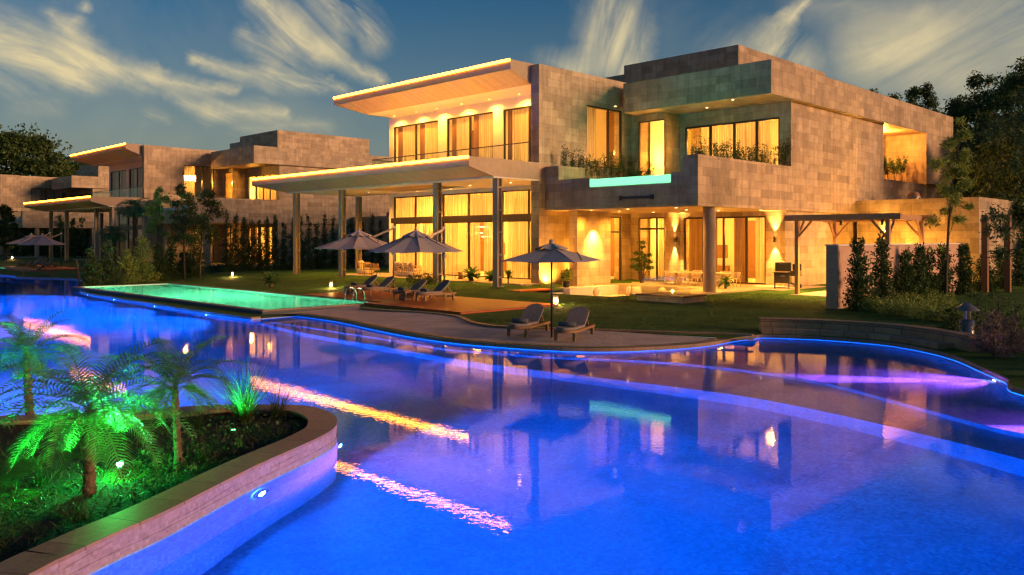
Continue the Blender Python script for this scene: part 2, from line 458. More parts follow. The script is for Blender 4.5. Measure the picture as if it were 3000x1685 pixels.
# ================================================================== SETTING: lagoon, lawn, beach
FLOORZ = -1.6
shore_px = [(0, 807), (52, 814), (136, 816), (236, 819.5), (252, 834), (212, 848.5), (260, 863.5), (338, 877), (458, 896.5), (609, 920.5), (737.6, 937)]
shore2_px = [(869.6, 926.7), (930, 934), (1000, 945), (1116, 970), (1233, 991.6), (1349, 1007), (1466, 1017), (1582, 1025), (1699, 1030), (1815, 1030), (1932, 1025), (2000, 1020.7), (2078, 1013), (2155, 999), (2210, 992)]
seat_px = [(2233, 989.6), (2310, 991.6), (2427, 997), (2582, 1010), (2699, 1029)]
right_px = [(2796, 1054), (2873, 1087), (2951, 1122), (3000, 1157)]
shA = [(-130., 118., 0), (-85., 92., 0), (-58., 75., 0)] + [tuple(px(*p)) for p in shore_px]
shA = catmull(shA[:6], 4)[:-1] + [Vector(p) for p in shA[5:8]] + catmull(shA[8:], 4)
shB = catmull([px(*p) for p in shore2_px + seat_px + right_px] + [Vector((10.9, 13, 0)), Vector((11.7, 9, 0)), Vector((11.6, 4, 0)), Vector((10., -1, 0))], 5)
bank = [Vector((6, -3.6, 0)), Vector((0, -4.6, 0)), Vector((-3.6, -3.2, 0)), Vector((-4.7, 0, 0))]
pl_px = [(80, 1685), (189, 1630), (331, 1563), (473, 1502), (615, 1431), (757, 1360), (900, 1297), (950, 1272), (979, 1254), (987, 1238), (984, 1222), (956, 1203.6), (900, 1189), (805, 1184.7), (615, 1187), (388, 1201), (0, 1218.7)]
pl = catmull([Vector((-4.75, 1.2, 0)), Vector((-4.45, 3.6, 0))] + [Vector((*px(*p, .28).xy, 0)) for p in pl_px] + [Vector((-13, 11.9, 0))], 4)
far = [Vector((-30, 12, 0)), Vector((-75, 25, 0)), Vector((-130, 60, 0))]
LAG = shA + shB + bank + pl + far
LAGP = [(p.x, p.y) for p in LAG]

def seg_dist(p, poly, closed=True):
    best = 1e9; n = len(poly)
    for i in range(n if closed else n - 1):
        ax, ay = poly[i]; bx, by = poly[(i + 1) % n]
        dx, dy = bx - ax, by - ay; q = dx * dx + dy * dy or 1e-9
        t = min(1, max(0, ((p[0] - ax) * dx + (p[1] - ay) * dy) / q))
        best = min(best, math.hypot(p[0] - ax - t * dx, p[1] - ay - t * dy))
    return best

def gh(x, y):                                             # height of the lawn
    a, b = AB(x, y)
    d = seg_dist((x, y), LAGP)
    aw = (a - 10) % 56.4 + 10 if a > 10 else a
    h = .10 + .12 * min(1, d / 3.5)
    h += .25 * sstep((b - 24) / 6) * sstep((aw - 29) / 2.5) * sstep((63 - aw) / 3)
    if a < 24 and b > 26: h += .04
    return h

def grect(a0, a1, b0, b1): return [W(b0, a0).xy[:], W(b1, a0).xy[:], W(b1, a1).xy[:], W(b0, a1).xy[:]]
GP = [grect(29.05 + 56.4 * k, 50.45 + 56.4 * k, 15.65, 20.65) for k in (0, 1)]       # private pools
PIT = grect(24.0, 29.4, 30.6, 38.2)
# lawn edge along the beach
edge_px = [(1055, 905), (1140, 912), (1240, 918), (1338, 929.5), (1388, 949), (1477, 960.5), (1620, 966), (1734, 969), (1893, 974), (2000, 978), (2120, 981), (2205, 986)]
edge = catmull([px(*p, .2) for p in edge_px], 4)
BEACH = [(p.x, p.y) for p in edge] + [(p.x + .12, p.y + .1) for p in reversed(shB[:shB.index(min(shB, key=lambda q: (q - px(2210, 992)).length)) + 1])] + [W(15.35, 28.8).xy[:], W(19.8, 28.8).xy[:]]

def cdt(polys, step, bbox, fn, keep, jit=.0):
    """triangulated sheet that follows the outlines; keep(c) chooses faces"""
    vs, es = [], []
    for P in polys:
        n0 = len(vs); vs += [Vector((p[0], p[1])) for p in P]
        es += [(n0 + i, n0 + (i + 1) % len(P)) for i in range(len(P))]
    x0, x1, y0, y1 = bbox
    nx, ny = int((x1 - x0) / step), int((y1 - y0) / step)
    for i in range(nx + 1):
        for j in range(ny + 1): vs.append(Vector((x0 + i * step, y0 + j * step)))
    V, E, Fc, _, _, _ = delaunay_2d_cdt(vs, es, [], 0, 1e-4)
    out = []
    for f in Fc:
        c = sum((V[i] for i in f), Vector((0, 0))) / len(f)
        if keep(c): out.append(tuple(f))
    used = sorted({i for f in out for i in f}); ix = {v: k for k, v in enumerate(used)}
    return [(V[i].x, V[i].y, fn(V[i].x, V[i].y)) for i in used], [tuple(ix[i] for i in f) for f in out]

def land(c):
    if inside(c, LAGP): return False
    if any(inside(c, g) for g in GP) or inside(c, PIT): return False
    return True
vs, fs = cdt([LAGP, PIT] + GP + [BEACH], 2.0, (-130, 60, -30, 130), gh, lambda c: land(c) and not inside(c, BEACH))
o = MB().add(vs, fs, True).build('lawn', M['lawn']); tag(o, kind='structure')
# the land beyond, out to the horizon
m_ = MB(); ri = [(-130, -30), (60, -30), (60, 130), (-130, 130)]; ro = [(-2500, -800), (2500, -800), (2500, 3000), (-2500, 3000)]
for i in range(4):
    j = (i + 1) % 4
    m_.add([(*ri[i], .2), (*ri[j], .2), (*ro[j], .2), (*ro[i], .2)], [(0, 1, 2, 3)])
tag(m_.build('ground', M['lawn']), kind='structure')
vs, fs = cdt([BEACH], .6, (-14, 9, 20, 36), lambda x, y: .07 + .15 * min(1, seg_dist((x, y), LAGP) / 3.), lambda c: inside(c, BEACH))
tag(MB().add(vs, fs, True).build('beach', M['sand']), kind='structure')

def strip(path, d0, d1, z0, z1, mb=None, closed=False):
    """a kerb along a path: offsets d0..d1 to the right of travel, heights z0..z1"""
    mb = mb or MB(); n = len(path); rows = []
    for i, p in enumerate(path):
        q = path[(i + 1) % n] if closed or i < n - 1 else path[i]; r = path[i - 1] if closed or i > 0 else path[i]
        t = (q - r); t.z = 0; t = t.normalized() if t.length > 1e-6 else Vector((1, 0, 0)); nr = Vector((t.y, -t.x, 0))
        rows.append([p + nr * d0 + Vector((0, 0, z0)), p + nr * d1 + Vector((0, 0, z0)), p + nr * d1 + Vector((0, 0, z1)), p + nr * d0 + Vector((0, 0, z1))])
    vs = [v for r in rows for v in r]; fs = []
    for i in range(n if closed else n - 1):
        j = (i + 1) % n
        for k in range(4): fs.append((4 * i + k, 4 * i + (k + 1) % 4, 4 * j + (k + 1) % 4, 4 * j + k))
    if not closed: fs += [(0, 1, 2, 3), (4 * n - 1, 4 * n - 2, 4 * n - 3, 4 * n - 4)]
    return mb.add(vs, fs)

def strip_uv(o, path, zfac=1.):
    """lengthwise texture coordinates for a kerb that bends"""
    me = o.data; uv = me.uv_layers.active.data
    acc = [0.]
    for i in range(1, len(path)): acc.append(acc[-1] + (path[i] - path[i - 1]).length)
    arr = np.array([(p.x, p.y) for p in path])
    off = []
    for v in me.vertices:
        d = np.hypot(arr[:, 0] - v.co.x, arr[:, 1] - v.co.y); k = int(d.argmin())
        off.append((acc[k], d[k]))
    for pl_ in me.polygons:
        for li in pl_.loop_indices:
            vi = me.loops[li].vertex_index
            z = me.vertices[vi].co.z
            uv[li].uv = (off[vi][0], z if abs(pl_.normal.z) < .6 else off[vi][1])

for path in (shA[4:], shB):
    o = strip(path, -.38, .03, -.08, .10).build('pool_coping', M['coping'], bevel=.012); strip_uv(o, path); tag(o, kind='structure')
o = strip(edge, -.10, .10, .02, .06).build('lawn_kerb', M['coping']); tag(o, kind='structure')
for path, lab in ((shA[4:], 'added thin blue glow strip under the lagoon kerb along the green pool'), (shB, 'added thin blue glow strip under the lagoon kerb along the beach and the seat wall')):
    tag(strip(path, .0, .035, -.10, -.035).build('shore_glow_strip', M['edge']), lab, 'light line', 'added blue glow strips round the lagoon')  # added glowing strip in place of the lit band of tiles
# lagoon basin: wall sheet, floor, two shallow shelves on the beach side
m_ = MB(); n = len(LAG)
for i in range(n):
    p, q = LAG[i], LAG[(i + 1) % n]
    m_.add([(p.x, p.y, .02), (q.x, q.y, .02), (q.x, q.y, FLOORZ), (p.x, p.y, FLOORZ)], [(0, 1, 2, 3)])
o = m_.build('lagoon_wall', M['poolblue']); strip_uv(o, LAG); tag(o, kind='structure')
vs, fs = cdt([LAGP], 4., (-130, 14, -8, 120), lambda x, y: FLOORZ, lambda c: inside(c, LAGP))
tag(MB().add(vs, fs).build('lagoon_floor', M['poolblue']), kind='structure')
l2_px = [(792, 943), (893, 957), (1000, 974), (1194, 1003), (1310, 1022.6), (1466, 1034), (1582, 1044), (1737, 1050), (1893, 1057.6), (2000, 1065), (2155, 1081), (2310, 1102), (2466, 1133), (2621, 1174), (2776, 1216.7), (2893, 1247.8), (3000, 1271)]
l1_px = [(737, 938), (815, 958), (893, 976), (1000, 995), (1194, 1028), (1388, 1061), (1582, 1086), (1776, 1110), (2000, 1137), (2194, 1164), (2388, 1201), (2582, 1244), (2737, 1281), (3000, 1348)]
ln2 = catmull([uw(*p, .40) for p in l2_px] + [Vector((9.6, 10.6, -.4)), Vector((11.9, 8, -.4))], 4)
ln1 = catmull([uw(*p, .72) for p in l1_px] + [Vector((8.6, 8.6, -.7)), Vector((12, 5.2, -.7))], 4)
def shelf(line, z, name, i0):
    poly = [(p.x, p.y) for p in line] + [(12.6, 9), (11.6, 13.2), (10.4, 16.2)] + [(p.x + .03, p.y + .04) for p in reversed(shB[:-14])] + ([(-9.2, 30.6)] if z < -.5 else [])
    vs, fs = cdt([poly], 1.2, (-12, 14, 5, 34), lambda x, y: z, lambda c: inside(c, poly))
    mb = MB().add(vs, fs)
    for i in range(len(line) - 1):
        p, q = line[i], line[i + 1]
        mb.add([(p.x, p.y, z), (q.x, q.y, z), (q.x, q.y, z - 1.1), (p.x, p.y, z - 1.1)], [(0, 1, 2, 3)])
    o = mb.build(name, M['poolblue'])
    # tiles follow the step
    me = o.data; acc = [0.]
    for i in range(1, len(line)): acc.append(acc[-1] + (line[i] - line[i - 1]).length)
    arr = np.array([(p.x, p.y) for p in line]); uv = me.uv_layers.active.data
    for pg in me.polygons:
        if abs(pg.normal.z) < .5:
            for li in pg.loop_indices:
                c = me.vertices[me.loops[li].vertex_index].co
                k = int(np.hypot(arr[:, 0] - c.x, arr[:, 1] - c.y).argmin()); uv[li].uv = (acc[k], c.z)
    tag(o, kind='structure')
shelf(ln2, -.40, 'lagoon_shelf', 0)
shelf(ln1, -.72, 'lagoon_shelf', 0)
l3 = [uw(-300, 826, .45), uw(0, 824, .45), uw(105, 825.6, .45), uw(139, 829, .45), uw(175, 838, .45), uw(205, 847.5, .45)]
poly = [(p.x, p.y) for p in l3] + [(-25, 50.5), (-26, 53), (-30.5, 61), (-42, 68), (-62, 78)]
vs, fs = cdt([poly], 4., (-90, -20, 40, 90), lambda x, y: -.45, lambda c: inside(c, poly))
mb = MB().add(vs, fs)
for p, q in zip(l3, l3[1:]): mb.add([(p.x, p.y, -.45), (q.x, q.y, -.45), (q.x, q.y, FLOORZ), (p.x, p.y, FLOORZ)], [(0, 1, 2, 3)])
tag(mb.build('lagoon_shelf', M['poolblue']), kind='structure')
vs, fs = cdt([LAGP], 3., (-130, 14, -8, 120), lambda x, y: 0., lambda c: inside(c, LAGP))
o = MB().add(vs, fs).build('water', M['water']); tag(o, kind='structure')
for p in o.data.polygons:
    if p.normal.z < 0: o.data.flip_normals(); break
pts = []
while len(pts) < 30000:
    a, b = random.uniform(14, 50), random.uniform(19, 38)
    p = W(b, a)
    if land(p) and not inside(p, BEACH) and abs(p.x / p.y + .02) < .62:
        pts.append((p.x, p.y, .0))
TUFT = pts
# ---------------------------------------------------------------- underwater lamps of the lagoon
def pool_lamp(loc, aim, power, color, label, cone=130, tilt=-.12, blend=.5, emat='poollamp', group='underwater lamps of the lagoon'):
    a = Vector((aim[0], aim[1], 0)).normalized()
    t = empty('pool_lamp', loc, math.atan2(a.y, a.x), label, 'pool lamp', group)
    ring = MB(); lens = MB()
    def disc(mb, r0, r1, x0, x1):
        n = 20; vs = []
        for x, r in ((x0, r1), (x1, r1), (x1, r0)):
            vs += [(x, r * math.cos(2 * PI * k / n), r * math.sin(2 * PI * k / n)) for k in range(n)]
        fs = [(j * n + k, j * n + (k + 1) % n, (j + 1) * n + (k + 1) % n, (j + 1) * n + k) for j in range(2) for k in range(n)]
        if r0 == 0: fs = fs[:n] + [tuple(range(n, 2 * n))]
        mb.add(vs, fs)
    disc(ring, .075, .14, -.02, .025); ring.build('bezel', M['chrome'], t)
    disc(lens, 0., .075, -.01, .018); lens.build('lens', M[emat], t)
    light('pool_lamp_light', 'SPOT', (.10, 0, 0), power, color, t, .07, spot=cone, blend=blend, aim=(1, 0, tilt))
    return t
BLUE = (.002, .17, 1.)
VIOLET = (5., .14, 1.1)
def off_shore(p, aim, d=.04): return Vector((p.x, p.y, 0)) + Vector((aim[0], aim[1], 0)).normalized() * d
K = 2.6
for i, (x, y) in enumerate([(260, 863.5), (338, 877), (458, 896.5), (609, 920.5)]):
    p = off_shore(px(x, y), (-1, -1), .05); p.z = -.28
    pool_lamp(p, (-.72, -.70), 8000 * K, BLUE, ['round underwater lamp in the lagoon wall, farthest along the green pool', 'round underwater lamp in the lagoon wall, second from the far end of the green pool', 'round underwater lamp in the lagoon wall below the middle of the green pool', 'round underwater lamp in the lagoon wall nearest the corner of the green pool'][i], cone=32, tilt=-.20, blend=1.)
    light('pool_lamp_light', 'SPOT', p + Vector((-.08, -.08, 0)), 1300 * K, BLUE, None, .08, spot=140, blend=.6, aim=(-.7, -.7, -.25))
wn = (.96, -.27)
for i, (x, y) in enumerate([(762, 1450), (989, 1306)]):
    q = min(pl, key=lambda v: (v.xy - px(x, y - 14, -.0).xy).length)
    n2 = (.96, -.27) if i == 0 else (.98, -.1)
    p = off_shore(q, n2, .03); p.z = -.24
    pool_lamp(p, n2, (420, 460)[i] * K, (BLUE, (.01, .17, 1.))[i], ['glowing round lamp in the blue wall under the planter kerb', 'glowing round lamp at the rounded tip of the planter'][i], cone=150, tilt=-.25)
q = min(shB, key=lambda v: (v - px(2918, 1108)).length); p = off_shore(q, (-1, -.3), .05); p.z = -.29
pool_lamp(p, (-1, .10), 5200 * K, VIOLET, 'violet lamp at the right edge of the lagoon sending a streak across the shallow shelf', cone=22, tilt=-.085, blend=1., emat='violetlamp')
p = off_shore(Vector((10.85, 13.3, 0)), (-1, 0), .06); p.z = -.29
pool_lamp(p, (-1, -.06), 5200 * K, VIOLET, 'violet lamp just right of the frame lighting the shallow shelf', cone=22, tilt=-.085, blend=1., emat='violetlamp')
for loc, aim, pw in [((5.9, -3.45, -.5), (-.1, 1), 800), ((-1.5, -4.05, -.5), (.2, 1), 700), ((11.45, 3.2, -.5), (-1, .25), 800), ((-9., 12.65, -.4), (-.2, 1), 2200), ((-20, 12.1, -.4), (0, 1), 2000), ((-34, 13.2, -.4), (0, 1), 2200), ((-45, 67.4, -.3), (.3, -1), 2200)]:
    pool_lamp(loc, aim, pw * K, BLUE, 'added round underwater lamp, out of view, in the lagoon wall away from the house', cone=150, tilt=-.1, group='added underwater lamps round the lagoon edge')  # out-of-view lamps added to brighten the water
for q_, d_ in ((px(2918, 1108), (-1, .1, -.22)), (Vector((10.85, 13.3, 0)), (-1, -.06, -.22))):
    v_ = off_shore(min(shB, key=lambda v: (v - q_).length), (-1, 0), .1); light('pool_lamp_light', 'SPOT', (v_.x, v_.y, -.16), 200 * K, VIOLET, None, .05, spot=110, blend=1., aim=d_)
# ---------------------------------------------------------------- planter in the foreground
plc = [Vector(p) for p in pl]
plr = empty('planter', (-7., 8., 0), 0, 'low curved planter with brown kerb and pale mosaic wall in the foreground', 'planter')
ofs = (-7., 8., 0)
closed = plc + [Vector((-14, 8, 0)), Vector((-13, 1.2, 0))]
m_ = strip(closed, -.42, .0, .245, .28, closed=True)
k_ = MB(ofs); k_.add(m_.v, m_.f); o = k_.build('kerb', M['coping'], plr)
def shift_uv(o, path, of): strip_uv(o, [p - Vector(of) for p in path])
shift_uv(o, closed, ofs)
m_ = strip(closed, -.25, -.006, -.05, .245, closed=True); k_ = MB(ofs); k_.add(m_.v, m_.f); o = k_.build('wall', M['poolside'], plr); shift_uv(o, closed, ofs)
poly = [(p.x, p.y) for p in closed]
vs, fs = cdt([poly], .45, (-14.5, -2, 1, 14), lambda x, y: .17 + .04 * math.sin(3.1 * x) * math.sin(2.7 * y), lambda c: inside(c, poly) and seg_dist(c, poly) > .1)
k_ = MB(ofs); k_.add(vs, fs, True); k_.build('soil', M['soil'], plr)
# ground cover in the planter
def blades(n, pts, h, w, lean=.5):
    b = np.array(pts, float)
    d = RNG.normal(size=(len(b), 3)) * lean; d[:, 2] = 1; d = unit(d)
    H = h * RNG.uniform(.35, 1.2, (len(b), 1))
    r = unit(np.cross(d, RNG.normal(size=(len(b), 3)))) * w
    bend = RNG.normal(size=(len(b), 3)) * H * .35; bend[:, 2] = -np.abs(bend[:, 2]) * .6
    mid = b + d * H * .6; tip = b + d * H + bend
    P1 = np.stack([b - r, b + r, mid + r * .8, mid - r * .8], 1); P2 = np.stack([mid - r * .8, mid + r * .8, tip, tip - r * .01], 1)
    return np.concatenate([P1, P2])
o = link('grass', quads_mesh('grass', blades(0, [(x, y, gh(x, y) - .015) for x, y, _ in TUFT], .075, .011, .7), M['lawnblade'])); tag(o, kind='stuff', label='short grass blades of the lawn between the lagoon and the house', cat='grass')
pts = []
while len(pts) < 7000:
    p = (random.uniform(-9, -2.6), random.uniform(5.2, 13.4))
    if inside(p, poly) and seg_dist(p, poly) > .5 and (p[0] + p[1] * .2 < .3):
        k = math.sin(p[0] * 2.1 + 1) * math.sin(p[1] * 1.7) + random.uniform(-.9, .9)
        if k > -.25: pts.append((p[0], p[1], .16))
o = link('ground_cover', quads_mesh('ground_cover', blades(0, pts, .17, .007, .8), M['grassblade'])); tag(o, kind='stuff', label='dark low grass covering the planter soil', cat='grass')
pts = [(x + random.gauss(0, .12), y + random.gauss(0, .12), .2 + abs(random.gauss(0, .07))) for x, y in [(random.uniform(-4.6, -3.2), random.uniform(9.3, 12.6)) for _ in range(34)] for _ in range(16) if inside((x, y), poly) and seg_dist((x, y), poly) > .62]
o = link('ground_cover', quads_mesh('ground_cover', leaf_quads(np.array(pts), .06, 1.6), M['leaf'])); tag(o, kind='stuff', label='small leafy ground cover at the tip of the planter', cat='ground cover')
# ================================================================== VILLA (built once, copied along the lagoon)
VB, VA = 43., 31.6
OFF = (VB, VA, 0)
def V(): return MB(OFF)
def L3(b, a, z): return (b - VB, a - VA, z)
villa = empty('villa', W(VB, VA), PI / 4, 'large two storey stone villa nearest the lagoon, fully lit from inside', 'villa', 'stone villas along the lagoon')
C_dark = {}
def window(axis, c, u0, u1, z0, z1, mull=(), trans=(), drapes=((0, 1),), dmat='curtain', sgn=1, parent=None, fw=.085, name='window', cd=.28):
    """frame standing in an opening of the wall plane c; sgn: +1 inside lies at larger c"""
    parent = parent or villa
    q = (lambda c_, u, z: (c_, u, z)) if axis == 'b' else (lambda c_, u, z: (u, c_, z))
    def bx(mb, c0, c1, a, b, e, g):
        if axis == 'b': mb.box(min(c0, c1), max(c0, c1), a, b, e, g)
        else: mb.box(a, b, min(c0, c1), max(c0, c1), e, g)
    f = V(); f0, f1 = c + sgn * .06, c + sgn * .17
    bx(f, f0, f1, u0 + .002, u0 + fw, z0 + .002, z1 - .002); bx(f, f0, f1, u1 - fw, u1 - .002, z0 + .002, z1 - .002)
    bx(f, f0, f1, u0 + fw, u1 - fw, z1 - fw, z1 - .002); bx(f, f0, f1, u0 + fw, u1 - fw, z0 + .002, z0 + fw * .8)
    for mu in mull: bx(f, f0 + sgn * .003, f1 - sgn * .003, mu - fw * .65, mu + fw * .65, z0 + fw * .8, z1 - fw)
    for tr in trans:
        for a, b in zip([u0 + fw] + [m + fw * .65 for m in mull], [m - fw * .65 for m in mull] + [u1 - fw]):
            bx(f, f0 + sgn * .003, f1 - sgn * .003, a, b, tr - .06, tr + .06)
    fr = f.build(name, M['frame'], parent)
    g = V(); gc = c + sgn * .12
    g.add([q(gc, u0 + fw, z0 + .05), q(gc, u1 - fw, z0 + .05), q(gc, u1 - fw, z1 - fw), q(gc, u0 + fw, z1 - fw)], [(0, 1, 2, 3)])
    g.build('pane', M['glass'], fr)
    for d in drapes:
        s, e = u0 + (u1 - u0) * d[0], u0 + (u1 - u0) * d[1]
        n = max(8, int((e - s) / .045)); ph = random.uniform(0, 6)
        def fn(i, j):
            u = s + (e - s) * i
            w = .065 * math.sin(u * 34 + ph + .8 * math.sin(u * 5.3)) + .03 * math.sin(u * 13.7 + ph)
            return q(c + sgn * (cd + w * (1.15 - .3 * j)), u, z0 + .03 + (z1 - z0 - .05) * j)
        V().grid(fn, n, 3).build('curtain', M[d[2] if len(d) > 2 else dmat], fr)
    return fr
def room(b0, b1, a0, a1, z0, z1, open_=('b0',), name='interior'):
    m = V(); T = .06
    if 'b1' not in open_: m.box(b1, b1 + T, a0, a1, z0, z1)
    if 'b0' not in open_: m.box(b0 - T, b0, a0, a1, z0, z1)
    if 'a0' not in open_: m.box(b0, b1, a0 - T, a0, z0, z1)
    if 'a1' not in open_: m.box(b0, b1, a1, a1 + T, z0, z1)
    m.box(b0 - T, b1 + T, a0 - T, a1 + T, z1, z1 + T); m.box(b0 - T, b1 + T, a0 - T, a1 + T, z0 - T, z0)
    o = m.build(name, M['inner'], villa)
    # walnut wall panels, pictures and a sideboard at the back
    w = V(); n = int((a1 - a0) / 2.1)
    for k in range(n):
        a = a0 + .5 + k * (a1 - a0 - .6) / n
        if k % 2 == 0: w.box(b1 - .05, b1 - .002, a, a + 1.5, z0 + .02, z1 - .3)
        else: w.box(b1 - .5, b1 - .06, a, a + 1.6, z0 + .02, z0 + .8); w.box(b1 - .06, b1 - .01, a + .2, a + 1.3, z0 + 1.3, z0 + 2.2)
    w.build('wall_panels', M['drape'] if False else M['teak'], o)
    return o
def vlight(kind, b, a, z, p, col=WARM, size=.15, name='room_light', **k):
    return light(name, kind, L3(b, a, z), p, col, villa, size, **k)
# ---- left wing -----------------------------------------------------------
FB = 35.8; A0, A1 = 31.93, 48.1
upW = [(42.9, 47.9), (37.5, 42.0), (32.2, 36.6)]
gfW = [(43.0, 47.9), (37.3, 42.5), (32.1, 36.8)]
m = V(); m.walls('b', FB, FB + .3, A0, A1 + .3, 7.24, 11.69, [(u0, u1, 7.3, 11.03) for u0, u1 in upW]); m.build('facade', M['plaster'], villa)
m = V(); m.walls('b', FB, FB + .3, A0, A1 + .3, -.5, 6.29, [(u0, u1, .52, 4.12) for u0, u1 in gfW] + [(u0, u1, 4.44, 5.98) for u0, u1 in gfW]); m.build('facade', M['plaster'], villa)
m = V(); m.box(FB - .06, FB - .002, 31.94, 48.1, 4.1, 4.46); m.build('beam', M['frame'], villa)
for (u0, u1) in upW:
    mid = (u0 + u1) / 2
    window('b', FB, u0, u1, 7.3, 11.03, [mid], drapes=((.03, .36), (.37, .48, 'drape'), (.52, .86), (.88, .97, 'drape')), cd=.35)
for i, (u0, u1) in enumerate(gfW):
    mid = (u0 + u1) / 2
    window('b', FB, u0, u1, .52, 4.12, [mid], drapes=((0, .27), (.33, .58), (.76, 1)) if i == 1 else ((.0, .40), (.47, .93)), cd=.35)
    window('b', FB, u0, u1, 4.44, 5.98, [mid], drapes=((0, 1),), cd=.35)
m = V(); m.box(FB + .3, 48, A1, A1 + .3, -.5, 11.69); m.build('side_wall', M['stone'], villa)
# stone wall slab between terrace and patio
m = V(); m.walls('a', 31.32, A0, 33.45, 48.0, -.5, 12.76, [(37.6, 41.0, 7.3, 10.95), (38.4, 41.0, .35, 4.35)]); m.build('stone_wall', M['stone'], villa)
window('a', 31.32, 37.6, 41.0, 7.3, 10.95, [39.75], drapes=((0, .42),), cd=.45)
window('a', 31.32, 38.4, 41.0, .35, 4.35, [39.6], trans=(3.4,), drapes=((0, .45),), cd=.45)
m = V(); m.box(36.1, 48, A0, 48.1, 11.75, 12.70); m.build('roof_slab', M['plaster'], villa)
def wedge(b0, b1, bw, a0, a1, ztop, zf, zlow, run, hip, name, back):
    """roof whose underside slopes down from a thin edge to the house"""
    m = V()
    vs = [(b0, a0, ztop), (b0, a1, ztop), (b1, a1, ztop), (b1, a0, ztop), (b0, a0, zf), (b0, a1, zf), (b1, a1, zf)]
    vs += [(b0 + run, a0, zlow), (b0 + run, a1 - hip, zlow), (b1, a1 - hip, zlow), (b1, a0, zlow)]
    fs = [(0, 1, 2, 3), (0, 4, 5, 1), (1, 5, 6, 2), (0, 3, 10, 7, 4), (2, 6, 9, 10, 3)]
    o = m.add(vs, fs).build(name, M['fascia'], villa)
    s = V(); e = .0
    s.add([(b0 + .02, a0 + .002, zf), (b0 + .02, a1 - .02, zf), (b0 + run, a1 - hip, zlow), (b0 + run, a0 + .002, zlow)], [(0, 1, 2, 3)])
    s.add([(b0 + .02, a1 - .02, zf), (b1, a1 - .02, zf), (b1, a1 - hip, zlow), (b0 + run, a1 - hip, zlow)], [(0, 1, 2, 3)])
    so = s.build('soffit', M['slats'], o)
    return o
r1 = wedge(31.8, 36.1, 0, A0 + .002, 49.4, 12.86, 12.32, 11.70, 1.65, 1.5, 'roof_canopy', 0)
m = V(); m.box(33.45, 36.1, A0 + .01, 47.9, 11.69, 11.72); m.build('ceiling', M['plaster'], r1)
m = V(); m.box(31.755, 31.799, A0 + .03, 49.42, 12.76, 12.89); led1 = m.build('light_strip', M['led'], villa)
r2 = wedge(28.2, FB, 0, 31.32, 54.4, 7.24, 6.73, 6.29, 1.75, 1.7, 'terrace_canopy', 0)
# underside of the terrace canopy with its open skylight
def slab(mb, b0, b1, a0, a1, z0, z1, hb0, hb1, ha0, ha1):
    mb.box(b0, hb0, a0, a1, z0, z1); mb.box(hb1, b1, a0, a1, z0, z1); mb.box(hb0, hb1, a0, ha0, z0, z1); mb.box(hb0, hb1, ha1, a1, z0, z1)
m = V(); slab(m, 29.95, FB, 31.33, 52.7, 6.22, 6.29, 31.2, 34.6, 38.2, 45.6); m.build('ceiling', M['plaster'], r2)
m = V()
for k in range(30): m.box(31.2, 34.6, 38.3 + k * .25, 38.37 + k * .25, 6.30, 6.42)
m.build('skylight_slats', M['slats'], r2)
m = V(); m.box(28.155, 28.199, 31.34, 54.42, 7.14, 7.27); led2 = m.build('light_strip', M['led'], villa)
m = V(); m.box(FB + .3, 48, A0, 48.1, 6.30, 7.2); m.build('floor_slab', M['plaster'], villa)
def column(b, a, z0=.3, z1=6.22):
    m = V(); w = .36
    m.box(b - w / 2, b - w / 2 + .04, a - w / 2, a + w / 2, z0, z1); m.box(b + w / 2 - .04, b + w / 2, a - w / 2, a + w / 2, z0, z1)
    m.box(b - w / 2 + .04, b + w / 2 - .04, a - .03, a + .03, z0, z1)
    m.box(b - w / 2 + .04, b + w / 2 - .04, a + w / 2 - .05, a + w / 2 - .03, z0, z1)
    for k in range(5): m.box(b - w / 2 + .04, b + w / 2 - .04, a - w / 2 + .01, a - .03, .9 + k * 1.2, .98 + k * 1.2)
    o = m.build('column', M['steel'], villa)
    V().box(b - .3, b + .3, a - .3, a + .3, -.2, z0 + .16).build('footing', M['floor'], o)
for b, a in [(30.5, 31.6), (30.5, 36.6), (30.5, 46.4), (30.5, 52.2), (36.6, 53.4)]: column(b, a)
m = V(); m.box(36.3, 36.9, 48.5, 54.2, 6.3, 7.1); m.build('beam', M['plaster'], villa)
# balustrade on the canopy
bal = V(); bal.box(33.58, 33.62, A0 + .05, 47.4, 8.44, 8.50); bal.box(33.62, FB, 47.38, 47.42, 8.44, 8.50)
bo = bal.build('balustrade', M['blackmetal'], villa)
g = V(); g.add([(33.6, A0 + .05, 7.3), (33.6, 47.4, 7.3), (33.6, 47.4, 8.44), (33.6, A0 + .05, 8.44)], [(0, 1, 2, 3)])
g.add([(33.6, 47.4, 7.3), (FB, 47.4, 7.3), (FB, 47.4, 8.44), (33.6, 47.4, 8.44)], [(0, 1, 2, 3)]); g.build('glass_panel', M['rail_glass'], bo)
m = V(); m.box(32.0, FB, 31.33, 49.7, -.3, .50); m.build('terrace_floor', M['floor'], villa)
m = V(); m.box(32.3, 35.6, 31.9, 47, 7.242, 7.28); m.build('balcony_floor', M['floor'], villa)
# rooms of the left wing
room(36.15, 43, A0 + .02, 48.05, .5, 6.2, ('b0', 'a0')); room(36.15, 42.8, A0 + .02, 48.05, 7.26, 11.66, ('b0', 'a0'))
# chandelier of glowing bars in the living room
m = V()
for k, (a, z, l) in enumerate([(40.6, 3.75, 1.5), (40.9, 3.35, .7), (39.4, 3.42, .8), (39.9, 3.1, 1.4)]): m.box(37.7, 37.76, a - l / 2, a + l / 2, z, z + .06)
ch = m.build('chandelier', M['spotdot'], villa)
m = V(); m.box(36.15, 42.8, 36.88, 36.98, 7.26, 11.66); m.build('light_baffle', M['inner'], villa)  # unseen wall added to keep lamp light out of the next room
